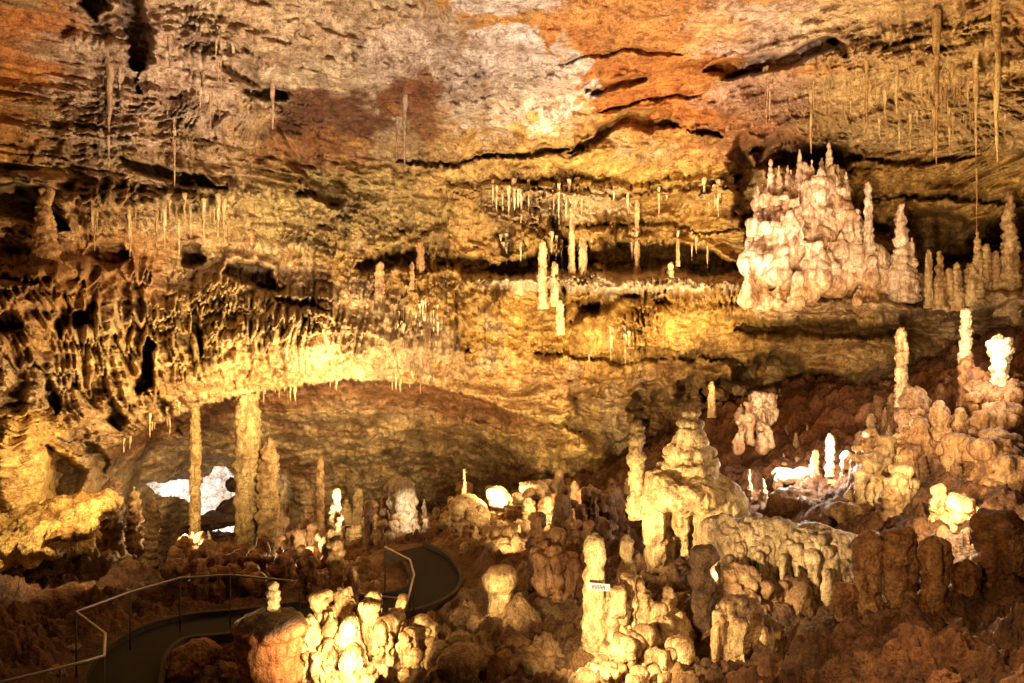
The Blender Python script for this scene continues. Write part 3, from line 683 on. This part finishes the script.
# glowing front cluster
g0 = at(350, 700, 9.4)
pr = spires([(312,612,15,9.1),(322,594,12,9.3),(333,604,13,9.2),(345,586,15,9.5),(352,612,15,9.1),(364,600,12,9.4),(374,588,14,9.6),(384,620,14,9.2),(399,598,18,9.6),(394,615,10,9.4),(412,630,14,9.1),(424,618,12,9.4),(432,640,11,9.1),(440,655,10,9.0),(302,640,14,9.0),(325,640,15,8.9),(350,648,16,8.8),(375,662,15,8.8),(405,668,14,8.8),(362,668,12,8.6),(338,672,12,8.6)], 4)
pr += [('c',380,715,360,690,9.3,60,50)]
mass(pr,
     'glowing cream cluster of fused stalagmites at the bottom left of centre', 'stalagmite_cluster', 'stalagmites', (.70,.56,.30), .02, g0, top=(.42,.28,.13), rough=(.12,3), pop=(.04,6), flute=(.08,7), mottle=.6, seed=15)
mass([('c',268,700,268,640,8.8,66,60),('e',270,626,8.8,35,12,.42)],
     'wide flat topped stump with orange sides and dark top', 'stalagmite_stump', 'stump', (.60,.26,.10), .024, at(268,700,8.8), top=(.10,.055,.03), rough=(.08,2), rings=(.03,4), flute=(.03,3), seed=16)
stal(273,618,583,15,'small ringed stalagmite standing on the flat topped stump',P_KNOB,(.58,.46,.28),Y=8.9,rings=.5,pop=.1)
rnd = random.Random(31); pr = [('c',336,605,335,550,10.5,16,10),('c',335,550,336,492,10.6,10,4),('c',318,605,312,562,10.4,12,7),('c',353,605,352,570,10.3,11,6),('c',304,600,301,548,10.5,8,5)]
for k in range(70):
    cu, lo_, hi_, ww = rnd.choice([(335,498,600,7),(335,498,560,6),(315,560,605,6),(352,568,605,6),(302,545,600,4)])
    v_ = rnd.uniform(lo_, hi_); w_ = ww*(.35+.65*(v_-lo_)/(hi_-lo_)); pr.append(('e', cu+rnd.choice([-1, 1])*w_*rnd.uniform(.5, 1.2), v_, 10.5+rnd.uniform(-.15, .1), rnd.uniform(2, 4), rnd.uniform(1.6, 3), .05))
mass(pr,
     'spindly popcorn covered tower rising behind the glowing cluster', 'stalagmite_tower', 'stalagmite', (.58,.42,.22), .02, at(335,600,10.5), rough=(.06,4), pop=(.07,6), seed=17)
# right of the sign: pile of rounded knobs
g0 = at(640, 720, 7.8)
mass(spires([(616,585,16,8.6),(630,576,18,8.8),(645,590,16,8.7),(658,604,15,8.3),(668,586,14,8.9),(680,610,15,8.5),(640,632,17,7.9),(622,640,14,7.8),(655,648,14,7.8),(676,640,16,7.9),(600,655,13,7.7),(612,668,12,7.4),(636,672,13,7.4),(664,674,14,7.4),(585,672,12,7.5),(692,655,12,7.9)], 5, 730)+[('c',640,740,640,690,8.0,80,60)],
     'cream fluted pile of fused knobs right of the small sign', 'stalagmite_cluster', 'stalagmites', (.66,.53,.30), .022, g0, top=(.30,.19,.09), rough=(.12,3), pop=(.04,6), flute=(.09,6.5), mottle=.6, seed=18)

# white flowstone castle on the high ledge
B = 19.2; g0 = at(835, 308, B)
rnd = random.Random(8)
pr = [('e',800,252,B+.4,46,40,1.0),('e',812,222,B+.5,40,42,.9),('e',792,212,B+.5,34,36,.8),('e',862,282,B+.2,60,18,1.0),('e',795,282,B+.2,46,16,.9),('e',900,290,B+.2,34,12,.7),('e',842,262,B+.3,44,24,1.0),('e',763,262,B-.1,17,22,.5),('c',845,268,890,290,B-.2,26,20)]
lo = lambda v: np.interp(v, [168, 200, 240, 262, 298], [768, 757, 748, 744, 742]); hi = lambda v: np.interp(v, [168, 200, 240, 262, 298], [842, 852, 866, 892, 926])
for k in range(210):
    v_ = 170+126*rnd.random()**.9; u_ = rnd.uniform(lo(v_), hi(v_)); t_ = (v_-170)/126
    if abs(u_-763) < 13 and 248 < v_ < 280: continue
    if u_ > 800 and 250+(u_-800)*.25 < v_ < 285 and rnd.random() < .75: continue      # the smooth apron
    w_ = rnd.choice([5, 7, 9, 14, 18])*rnd.uniform(.8, 1.2); l_ = rnd.uniform(8, 30); edge = abs((u_-lo(v_))/(hi(v_)-lo(v_))-.5)*2
    Yk = B+.1-.75*t_-.45*rnd.random()-.35*math.sin(u_*.11+v_*.07)+.5*edge**2
    pr.append(('c', u_+rnd.uniform(-2, 2), min(v_+l_, 302), u_, v_-w_*.3, Yk, w_*1.2, w_*.28))
for v_ in (186, 197, 214, 228, 243, 258):                                                  # overhanging tiers with drips
    uc = rnd.uniform(lo(v_)+14, min(hi(v_), 862)-14)
    for k in range(9):
        u_ = uc+rnd.uniform(-18, 18); vq = v_+(u_-uc)*rnd.choice([.35, -.35])*.6+rnd.uniform(-3, 3); pr.append(('c', u_, vq, u_, vq+rnd.uniform(4, 14), B-.35-.6*(v_-170)/126-rnd.random()*.2, 9, 2.5))
fs = mass(pr, 'great pinkish white castle shaped flowstone on the high right ledge', 'flowstone_castle', 'flowstone', (.86,.72,.65), .032, g0, top=(.90,.80,.72), smooth=6, rough=(.08,1.4), rings=(.05,2.2), flute=(.08,2.4), seed=20)
ca = fs.data.color_attributes['Col']; buf = np.empty(len(fs.data.vertices)*4, np.float32); ca.data.foreach_get('color', buf); buf = buf.reshape(-1, 4)
wz = getco(fs.data)+np.array(g0); vv_ = 341.5-wz[:, 2]/wz[:, 1]*F+9*fbm(wz[:, 0]*1.5, wz[:, 1], wz[:, 2]*1.5, 3, 9)
k_ = ss(268, 292, vv_)[:, None]*.8; buf[:, :3] = buf[:, :3]*(1-k_)+np.array((.62,.42,.20))*k_
k_ = .7*ss(.3, .5, fbm(wz[:, 0]*.9, 4, wz[:, 2]*.9, 3, 12))[:, None]*.6; buf[:, :3] = buf[:, :3]*(1-k_)+np.array((.55,.30,.16))*k_
ca.data.foreach_set('color', buf.ravel())
for (u_, vb_, vt_, w_) in [(771,205,158,9),(779,200,165,8),(800,190,150,9),(812,190,160,8),(822,190,158,8),(829,195,140,11),(838,195,165,8),(788,195,166,7),(758,215,186,7),(765,235,205,7),(846,200,172,8)]:
    bb = at(u_, vb_, B-.1); h = (vb_-vt_)/F*B
    me = lathe(P_CONE, h, w_/2/F*B*1.15, seg=16, ring=30, seed=u_); dress(me, bb, (.80,.68,.60), rough=(.03, 5), rings=(.03, 5), seed=u_)
    link('pinnacle', me, M_CALC, fs, loc=bb-g0)
stal(870,272,182,12,'tall slender white spike with a bent tip on the flowstone castle',[(0,1.6),(.15,1.1),(.4,.8),(.7,.6),(1,.35)],(.80,.70,.64),Y=B-.7,rings=.1,pop=.08,lean=(-.05,0))
stal(858,262,208,12,'short stepped white spike left of the tall slender one',P_CONE,(.80,.70,.62),Y=B-.6,rings=.5)
stal(901,290,205,20,'stepped pinkish stalagmite on the right end of the castle',[(0,1.5),(.2,1.2),(.45,.9),(.6,.55),(.85,.4),(1,.2)],(.78,.66,.58),Y=B-.7,rings=.4,pop=.2)
stal(912,292,238,14,'smaller stepped spike leaning against the pinkish stalagmite',P_CONE,(.76,.64,.56),Y=B-.75,rings=.4)
# ledge stalagmites at far right
LG = 'tan stalagmites on the high right ledge'
for (u_, vb_, vt_, w_, lb) in [(1009,302,192,22,'tallest tan stalagmite at the right end of the high ledge'),(940,302,252,14,'round shouldered ledge stalagmite next to the castle'),(957,304,262,15,'squat cone ledge stalagmite second from the castle'),
        (978,296,232,13,'ringed slim ledge stalagmite with a hanging straw above'),(987,296,244,9,'thin ledge stalagmite left of the tallest one'),(971,300,264,12,'low ledge stalagmite in front of the ringed slim one'),(996,300,250,9,'narrow ledge stalagmite touching the tallest one'),
        (1018,330,282,16,'blunt tan stalagmite below the tallest ledge one'),(929,300,250,7,'thin dark ledge stalagmite right of the castle'),(949,296,268,9,'tiny ledge stalagmite between two squat cones')]:
    stal(u_,vb_,vt_,w_,lb,P_CONE if w_ > 12 else P_COL,(.60,.47,.27),group=LG,Y=18.1,rings=.4,pop=.2)
g0 = at(797, 486, 15.3)
mass([('e',786,476,15.3,14,7,.35),('e',802,474,15.3,12,6,.3),('c',812,484,812,470,15.3,9,5),('c',778,486,777,472,15.2,10,6)], 'low white patch of flowstone glaring beside a hidden lamp', 'flowstone_mass', 'flowstone', (.88,.82,.70), .025, g0, rough=(.05,3), pop=(.03,5), seed=51)
# right slope
SP = [(902,388,328,12,P_TOTEM,(.78,.62,.38),'slim white tipped column left of the dark gap on the right slope',15.5),
 (966,352,308,11,P_TOTEM,(.85,.72,.52),'bright white topped stalagmite under the high ledge',14.5),
 (1000,374,336,20,[(0,.9),(.2,.6),(.5,.7),(.7,1.0),(.85,1.15),(1,.5)],(.9,.84,.68),'glaring white crooked stalagmite at the right edge',13.8),
 (968,390,358,16,P_KNOB,(.40,.22,.10),'orange brown bullet shaped stalagmite below the white topped one',14.3),
 (914,452,388,26,P_KNOB,(.36,.24,.13),'leaning brown block below the slim white tipped column',14.0),
 (940,465,402,20,P_TOTEM,(.60,.40,.24),'peach coloured knobbly stalagmite in the middle of the right slope',13.2),
 (960,462,410,16,P_TOTEM,(.58,.40,.24),'peach coloured branching stalagmite beside the knobbly one',13.2),
 (1002,482,430,40,P_KNOB,(.44,.30,.17),'large rounded tan boulder at the right edge of the slope',12.0),
 (985,420,392,22,P_KNOB,(.42,.27,.14),'squat orange brown block right of the peach stalagmites',13.8),
 (1014,470,380,18,P_COL,(.28,.16,.08),'dark brown column at the right edge',13.6),
 (712,404,382,7,P_COL,(.75,.62,.34),'small bright stump against the dark recess',19.0),
 (757,415,392,10,P_TOTEM,(.8,.68,.48),'upper white popcorn knob on the dark slope',17.5),
 (830,462,434,8,P_TOTEM,(.85,.74,.5),'thin white stalagmite among small glowing ones',14.6),
 (847,476,452,12,P_TOTEM,(.85,.74,.5),'glowing white knobbly stump right of the thin white one',14.0),
 (815,468,450,8,P_TOTEM,(.8,.7,.46),'tiny glowing stump left of the thin white one',14.8),
 (749,500,470,10,P_CONE,(.85,.74,.5),'pale pointed stalagmite left of the hidden lamp',15.2),
 (763,502,478,12,P_CONE,(.85,.74,.5),'blunt pale stalagmite right beside the pointed one',15.0),
 (938,512,486,16,P_TOTEM,(.85,.70,.42),'lit cream knob on the right above the dark stumps',10.6),
 (962,536,496,30,P_TOTEM,(.85,.66,.38),'fiery lit knobbly stump above the dark stumps',10.4),
 (890,540,486,22,P_KNOB,(.42,.28,.14),'rounded brown stump right of the white glow',11.5),
 (875,500,452,24,P_TOTEM,(.46,.33,.18),'tan lumpy stump behind the rounded brown one',13.0)]
for u_, vb_, vt_, w_, pf, cl, lb, Y_ in SP: stal(u_,vb_+8,vt_,w_,lb,pf,cl,Y=Y_,rings=.3,pop=.35)
DK = [(868,650,532,26,'nearest the folded shelf, tan shouldered'),(900,650,528,30,'wide with a ridged top rim'),(934,650,540,26,'tilted with a pale left edge'),(1000,650,512,46,'tallest and widest at the right edge'),(966,650,562,22,'low between two taller ones'),(1018,690,612,34,'rounded at the lower right corner'),(846,660,585,22,'low under the folded shelf')]
for u_, vb_, vt_, w_, d_ in DK: stal(u_,vb_,vt_,w_,'dark brown stump in the lower right row, '+d_,P_STUMP,(.30,.17,.075),'stalagmite_stump','stump','dark stumps at the lower right',Y=7.8+abs(u_-920)*.004,rings=.05,pop=.06,flute=.15,mat=M_ROCK,seg=40)

g0 = at(45, 580, 15.2)
rnd = random.Random(21); pr = []
for k in range(90):
    u_ = rnd.uniform(-40, 104); vb_ = 566-.50*max(u_, 0)+(6 if u_ < 0 else 0); t_ = rnd.random(); v_ = vb_-4-t_*(52-.34*max(u_, 0)); w_ = rnd.uniform(8, 20)*(1-.4*(u_ > 85))  # lower edge follows a shadow line: the lit patch is put into the shape
    pr.append(('e', u_, v_+w_*.4, 13.9+1.5*t_, w_*1.4, w_*.6, .5))
pr += [('e',0,560,14.9,60,26,.8),('e',50,545,15.1,42,20,.7)]
mass(pr,
     'bright ochre sloping bank at the lower left edge', 'rock_bank', 'rock bank', (.60,.42,.14), .04, g0, rough=(.24,2.2), pop=(.07,4.5), mottle=.7, seed=33, mat=M_ROCK)
def knot(u0, v0, u1, v1, Y0, Y1, n, w, hgt, lb, col, seed, top=None, vox=.03):
    """a crowd of fused knobs growing out of the slope: rows from back (v0) to front (v1)"""
    r_ = random.Random(seed); pr = []
    for k in range(n):
        t_ = r_.random(); u_ = r_.uniform(u0, u1); v_ = v0+(v1-v0)*t_; Y_ = Y0+(Y1-Y0)*t_; w_ = r_.uniform(*w); h_ = r_.uniform(*hgt)
        pr.append(('c', u_+r_.uniform(-2, 2), v_+12, u_, v_-h_+w_*.4, Y_, w_*1.3, w_*r_.uniform(.5, .9)))
        if r_.random() < .6: pr.append(('e', u_, v_-h_+w_*.3, Y_, w_*.6, w_*.42, w_*.5/F*Y_))
        if r_.random() < .4: pr.append(('e', u_+r_.choice([-1, 1])*w_*.5, v_-h_*.5, Y_-.1, w_*.45, w_*.35, w_*.4/F*Y_))
    um, Ym = (u0+u1)/2, (Y0+Y1)/2; 
    if seed != 312: pr.append(('e', um, v1+14, Ym, (u1-u0)*.55, (v1-v0)*.4+6, abs(Y0-Y1)*.6+.3))
    mass(pr, lb, 'stalagmite_cluster', 'stalagmites', col, vox, at(um, v1+10, Ym), top=top, rough=(.13,2.2), pop=(.04,6), flute=(.07,6), rings=(.015,6), mottle=.8, seed=seed)
knot(905,425,985,478,14.2,12.4,26,(9,20),(14,40),'crowded peach and tan knobs covering the middle of the right slope',(.40,.24,.12),301)
knot(975,385,1030,440,14.4,13.0,16,(10,24),(12,34),'brown blocky knobs massed at the right edge',(.36,.21,.10),302)
knot(855,456,912,505,13.6,12.0,20,(8,18),(10,34),'tan and cream knobs crowded beside the white glow',(.52,.37,.20),303)
knot(985,470,1035,530,11.6,10.2,10,(16,30),(16,40),'large rounded brown knobs above the tallest dark stump',(.34,.20,.10),304)
knot(170,560,335,592,15.5,13.6,34,(7,16),(8,26),'low brown knobs in a bank behind the long handrail',(.34,.19,.09),305,vox=.034)
knot(275,535,345,560,18.0,16.5,14,(6,12),(8,26),'pale pinkish knobs behind the spindly tower',(.56,.38,.24),306,vox=.034)
knot(375,530,430,548,19.6,18.8,12,(5,10),(6,30),'cream spikes gathered round the broad split stalagmite',(.58,.46,.28),307,vox=.034)
knot(535,540,590,596,13.0,11.2,16,(8,18),(12,34),'reddish brown knobs climbing left of the sign totem',(.32,.17,.08),308)
knot(560,500,625,545,16.5,14.5,16,(8,16),(10,36),'dim brown knobs below the overhang in the middle',(.30,.18,.09),309)
knot(700,570,800,625,9.6,9.0,12,(14,24),(8,24),'dark hummocks below the folded shelf',(.22,.13,.06),310,top=(.16,.09,.04))
knot(440,640,560,690,9.2,8.3,14,(22,44),(6,26),'smooth tan hummocks at the foot of the mushroom stalagmite',(.32,.22,.11),311)
knot(736,398,772,440,17.8,16.8,26,(4,7),(3,12),'loose tan popcorn knobs high on the dark slope',(.52,.36,.20),312)
def crags(lst, lb, col, seed):
    """broken angular blocks lying in a heap"""
    for k, (u_, v_, w_, Y_, lab) in enumerate(lst):
        bm = bmesh.new(); r_ = random.Random(seed+k)
        for q in range(26): bm.verts.new((r_.gauss(0, .6), r_.gauss(0, .55), r_.gauss(0, .42)))
        h_ = bmesh.ops.convex_hull(bm, input=bm.verts); bmesh.ops.delete(bm, geom=[e for e in h_['geom_interior'] if isinstance(e, bmesh.types.BMVert)], context='VERTS')
        bmesh.ops.bevel(bm, geom=bm.edges[:], offset=.05, segments=2, affect='EDGES')
        me = bpy.data.meshes.new('block'); bm.to_mesh(me); bm.free(); o = bpy.data.objects.new('t', me); C.objects.link(o)
        m = o.modifiers.new('r', 'REMESH'); m.mode = 'VOXEL'; m.voxel_size = .05
        me2 = bpy.data.meshes.new_from_object(o.evaluated_get(bpy.context.evaluated_depsgraph_get())); bpy.data.objects.remove(o)
        dress(me2, (seed+k*7.7, 0, 0), col, rough=(.12, 1.5), pop=(.04, 4), flute=(.04, 3), seed=seed+k)
        b_ = link('boulder', me2, M_ROCK, loc=at(u_, v_, Y_)); sc_ = w_/2/F*Y_; b_.scale = (sc_, sc_, sc_*.8); b_.rotation_euler = (r_.uniform(-.4, .4), r_.uniform(-.5, .2), k); tag(b_, lab, 'boulder')
crags([(470,506,34,20.0,'cream broken block leaning at the left of the boulder heap'),(498,496,28,20.5,'upper tan broken block of the boulder heap'),(530,494,38,20.5,'greenish tan block with an overhang at the right of the heap'),(512,512,22,19.5,'small pale block wedged low in the heap'),(484,524,26,18.8,'long flat pale block in front of the heap'),(552,484,20,21.5,'farthest small block under the low roof'),(450,520,26,19.2,'brown block at the foot of the rusty rock')],
      '', (.56,.43,.24), 400)
# ------------------------------------------------------------------ boulders
def boulder_mesh(seed, base, flat=.75):
    bm = bmesh.new(); bmesh.ops.create_icosphere(bm, subdivisions=5, radius=1)
    me = bpy.data.meshes.new('boulder'); 
    r_ = random.Random(seed)
    for v_ in bm.verts: v_.co.z *= flat
    bm.to_mesh(me); bm.free()
    dress(me, (seed*9.1, seed*3.7, 0), base, rough=(.38, .9), pop=(.16, 1.6), flute=(.08, 1.2), seed=seed)
    return me
BS = [(465,655,34,(.40,.29,.15),'smooth tan boulder left of the mushroom stalagmite'),(525,660,52,(.34,.22,.11),'big smooth brown boulder below the mushroom stalagmite'),
 (560,600,26,(.36,.26,.14),'dim rounded boulder left of the sign totem'),(490,660,26,(.36,.26,.14),'rounded boulder at the foot of the mushroom stalagmite'),
 (800,500,46,(.26,.16,.08),'long dark boulder under the white glow'),(855,512,38,(.28,.17,.08),'dark boulder right of the long one'),(190,660,44,(.30,.17,.08),'brown rubble heap inside the path bend'),(225,672,22,(.34,.2,.1),'smaller rubble heap inside the path bend'),(60,600,40,(.26,.15,.07),'brown boulder left of the handrail')]
for k, (u_, v_, w_, cl, lb) in enumerate(BS):
    Y_ = floor_hit(u_, v_+w_*.25); r_ = w_/2/F*Y_*1.1
    o = link('boulder', boulder_mesh(30+k, cl), M_ROCK, loc=at(u_, v_+w_*.1, Y_)); o.scale = (r_*1.15, r_, r_*.85); o.rotation_euler = (0, 0, k*1.3); tag(o, lb, 'boulder')

for k, (u_, v_, w_, Y_, lb) in enumerate([(216,520,40,26.6,'dark boulder low inside the white-lit opening'),(233,484,13,28.2,'small dark rock against the white wall inside the opening'),(235,512,40,27.2,'sloping dark slab inside the opening')]):
    r_ = w_/2/F*Y_; o = link('boulder', boulder_mesh(90+k, (.12,.07,.04)), M_ROCK, loc=at(u_, v_, Y_)); o.scale = (r_, r_*.8, r_*.55 if k != 1 else r_*1.3); o.rotation_euler = (0, -.4 if k == 2 else 0, k); tag(o, lb, 'boulder')

# ------------------------------------------------------------------ repeats: small stalagmites and rubble stones over the floor
rnd = random.Random(77)
def proto_stal(seed, prof, base):
    me = lathe(prof, 1.0, .2, seg=18, ring=26, seed=seed); dress(me, (seed*5.3, 0, 0), base, rough=(.06, 5), rings=(.04, 7), pop=(.05, 12), seed=seed); me.materials.append(M_CALC); return me
brown = [proto_stal(s, p, c) for s, p, c in ((201,P_CONE,(.36,.23,.11)),(202,P_KNOB,(.32,.20,.10)),(203,P_TOTEM,(.44,.30,.15)),(204,P_COL,(.28,.16,.08)))]
creamy = [proto_stal(s, p, c) for s, p, c in ((211,P_CONE,(.64,.50,.28)),(212,P_KNOB,(.60,.46,.25)),(213,P_TOTEM,(.7,.56,.32)))]
def scatter_stal(n, box, meshes, hpx, label, group, seed):
    r_ = random.Random(seed)
    for k in range(n):
        u_ = r_.uniform(box[0], box[2]); v_ = r_.uniform(box[1], box[3]); Y_ = floor_hit(u_, v_)
        if Y_ > 25: continue
        p = at(u_, v_, Y_); x_, y_ = p.x, p.y
        if min((Vector((x_, y_))-q).length for q in path) < 1.0: continue
        h = r_.uniform(*hpx)/F*Y_; w_ = h*r_.uniform(.7, 1.5)
        o = link('stalagmite', r_.choice(meshes), M_CALC, loc=(x_, y_, p.z-.08*h-.03)); o.scale = (w_, w_, h); o.rotation_euler = (r_.uniform(-.08, .08), r_.uniform(-.08, .08), r_.uniform(0, 6.28))
        tag(o, label, 'stalagmite', group)
scatter_stal(34,(120,545,470,585),brown,(14,38),'small brown stalagmite among its like before the alcove','small stalagmites before the alcove',1)
scatter_stal(44,(290,518,470,552),creamy,(12,42),'small cream stalagmite among its like on the alcove floor','small cream stalagmites on the alcove floor',2)
scatter_stal(34,(850,390,1020,490),brown,(14,34),'small brown stalagmite among its like on the right slope','small brown stalagmites on the right slope',3)
scatter_stal(16,(780,430,900,480),creamy,(8,20),'small pale stalagmite among its like near the white glow','small pale stalagmites near the white glow',4)
scatter_stal(24,(520,500,640,600),brown,(14,36),'small brown stalagmite among its like behind the sign totem','small stalagmites behind the sign totem',5)
scatter_stal(30,(440,500,600,590),creamy,(10,30),'slim cream stalagmite among its like on the middle slope','slim cream stalagmites on the middle slope',8)
scatter_stal(18,(590,600,700,683),creamy,(16,36),'small cream knob among its like on the front pile','small cream knobs on the front pile',6)
scatter_stal(14,(300,600,440,683),creamy,(16,40),'small cream knob among its like by the glowing cluster','small cream knobs by the glowing cluster',7)
stones = [boulder_mesh(60+k, c) for k, c in enumerate([(.26,.15,.07),(.32,.2,.1),(.22,.12,.05),(.38,.26,.13)])]
for m_ in stones: m_.materials.append(M_ROCK)
def scatter_stone(n, box, spx, label, group, seed):
    r_ = random.Random(seed)
    for k in range(n):
        u_ = r_.uniform(box[0], box[2]); v_ = r_.uniform(box[1], box[3]); Y_ = floor_hit(u_, v_)
        if Y_ > 25: continue
        p = at(u_, v_, Y_)
        if min((Vector((p.x, p.y))-q).length for q in path) < .95: continue
        s = r_.uniform(*spx)/2/F*Y_
        o = link('stone', r_.choice(stones), M_ROCK, loc=p); o.scale = (s*r_.uniform(.8, 1.3), s, s*r_.uniform(.6, 1)); o.rotation_euler = (r_.uniform(-.3, .3), r_.uniform(-.3, .3), r_.uniform(0, 6.28))
        tag(o, label, 'stone', group)
scatter_stone(60,(0,570,300,683),(10,26),'brown rubble stone among many round the lower left path','rubble stones round the path',11)
scatter_stone(45,(430,500,650,640),(10,28),'brown rubble stone among many in the middle hollow','rubble stones in the middle hollow',12)
scatter_stone(45,(700,390,1020,500),(10,26),'brown rubble stone among many on the right slope','rubble stones on the right slope',13)
scatter_stone(30,(800,600,1024,683),(16,40),'dark rubble stone among many at the lower right','rubble stones at the lower right',14)

# ------------------------------------------------------------------ stalactites
def proto_drip(seed, base, th=.09):
    me = lathe([(0,.08),(.15,.28),(.5,.55),(.8,.85),(1,1.15)], 1.0, th, seg=10, ring=18, seed=seed, wob=.3)
    co = getco(me); co[:, 2] -= 1.0; me.vertices.foreach_set('co', co.astype(np.float32).ravel()); me.update()
    dress(me, (seed*5.3, 0, 0), base, rough=(.03, 4), rings=(.012, 8), seed=seed); me.materials.append(M_CALC); return me
tanD = [proto_drip(300+k, c) for k, c in enumerate([(.56,.43,.23),(.50,.37,.18),(.60,.48,.27)])]
paleD = [proto_drip(310+k, c) for k, c in enumerate([(.72,.62,.42),(.68,.56,.34)])]
pinkD = [proto_drip(320+k, c) for k, c in enumerate([(.56,.44,.34),(.50,.38,.28)])]
def drips(n, box, meshes, lpx, wpx, label, group, seed, curve=None):
    r_ = random.Random(seed)
    lu = None
    for k in range(n):
        u_ = r_.uniform(box[0], box[2])
        if lu is not None and r_.random() < .6: u_ = min(box[2], max(box[0], lu+r_.choice([-1, 1])*r_.uniform(2, 7)))
        lu = u_; v_ = curve(u_)+r_.uniform(-3, 2) if curve else r_.uniform(box[1], box[3])
        Y_ = wallY(u_, v_)-.08; l = (lpx[0]*.6+(lpx[1]*1.15-lpx[0]*.6)*r_.random()**2.0)/F*Y_; w_ = 1.3*r_.uniform(*wpx)/F*Y_/.2
        o = link('stalactite', r_.choice(meshes), M_CALC, loc=at(u_, v_, Y_)+Vector((0, .24, .30))); l += .3; o.scale = (w_, w_, l); o.rotation_euler = (0, 0, r_.uniform(0, 6.28))
        tag(o, label, 'stalactite', group)
lipf = lambda u: float(np.interp(u, lipu, lipv))-1
drips(52,(110,0,430,0),tanD,(6,16),(2,4.5),'short stalactite in the fringe along the arched lip','stalactites along the arched lip',21,lipf)
drips(54,(855,58,1024,125),tanD,(8,40),(2,5),'long tan stalactite on the roof at upper right','long stalactites at the upper right',22)
drips(30,(740,72,880,112),tanD,(8,24),(1.8,3.2),'tan stalactite in the roof curtain above the flowstone castle','stalactites above the flowstone castle',23)
drips(42,(490,184,740,194),paleD,(10,28),(2,4.5),'pale stalactite under the yellow bedding ledge','stalactites under the yellow ledge',24)
drips(40,(490,238,740,250),paleD,(8,22),(2,5),'cream stalactite hanging before the dark recess in the yellow wall','stalactites before the dark recess',25)
drips(26,(60,200,220,215),tanD,(14,38),(2.5,5),'brownish stalactite under the shelf at upper left','stalactites under the upper left shelf',26)
drips(30,(70,30,280,125),pinkD,(10,30),(2.5,4.5),'pinkish stalactite on the roof at upper left','stalactites on the upper left roof',27)
drips(24,(395,300,445,340),paleD,(14,40),(1.5,3),'thin pale straw on the wall left of the yellow band','straws left of the yellow band',28)
drips(14,(590,330,630,345),paleD,(10,30),(1.8,3.5),'pale straw under the yellow band','straws under the yellow band',29)
def hang(u_, v0, v1, w_, lb, meshes=tanD, k=0):
    Y_ = wallY(u_, v0)-.15; l = (v1-v0)/F*Y_
    o = link('stalactite', meshes[k % len(meshes)], M_CALC, loc=at(u_, v0, Y_)+Vector((0, .12, .5))); l += .5; wv = 1.25*w_/F*Y_/.2; o.scale = (wv, wv, l); tag(o, lb, 'stalactite')
hang(813,95,152,4,'lone thin straw pointing at the flowstone castle top'); hang(941,35,165,7,'long double stalactite hanging alone right of the roof curtain',k=1); hang(1002,0,160,9,'longest brown stalactite at the upper right')
hang(980,60,165,6,'long thin stalactite left of the longest brown one',k=2); hang(404,100,170,6,'thick pale stalactite left of the grey calcite patch',pinkD); hang(396,118,158,4,'thin stalactite touching the thick pale one',pinkD,1)
hang(980,170,240,2,'hair thin straw above the ringed ledge stalagmite'); hang(271,85,128,6,'single pale stalactite at the edge of the brown hollow',pinkD); hang(106,60,165,8,'long pinkish drip column at upper left',pinkD,1); hang(172,130,185,4,'narrow straw under the pinkish curtain',pinkD)
hang(870,60,138,5,'pale solitary stalactite above the yellow strata at right',k=1); hang(900,70,118,5,'short pale stalactite right of the solitary one',k=2)
# small columns standing in the bay of the yellow wall
for (u_, vb_, vt_, w_, lb) in [(583,278,215,8,'tan column at the left of the yellow wall bay'),(572,276,205,7,'whiter ribbed column beside the tan bay column'),(637,280,195,6,'slim cream column in the middle of the yellow wall bay'),(543,300,240,9,'knobbly short column at the left end of the bay'),
        (523,262,236,8,'small tan column left of the bay'),(671,285,262,7,'tiny cream stalagmite at the right end of the bay'),(555,300,262,8,'little white stalagmite on the bay ledge'),(486,306,278,11,'tan block like column left below the bay'),(678,262,240,4,'short cream drip column at the bay right'),(560,330,300,8,'pale stub under the bay ledge'),
        (420,290,240,9,'brown column in the dim recess left of the bay'),(412,285,262,5,'small brown spike in the dim recess'),(380,292,262,10,'brown stub at the left end of the dim recess')]:
    stal(u_,vb_,vt_,w_,lb,P_COL if w_ > 7 else P_TOTEM,(.70,.56,.32) if u_ > 500 else (.42,.27,.13),'column' if 'column' in lb else 'stalagmite','column' if 'column' in lb else 'stalagmite',group='small columns of the wall bay',Y=wallY(u_,275)-.5,rings=.3,pop=.2,seg=16)
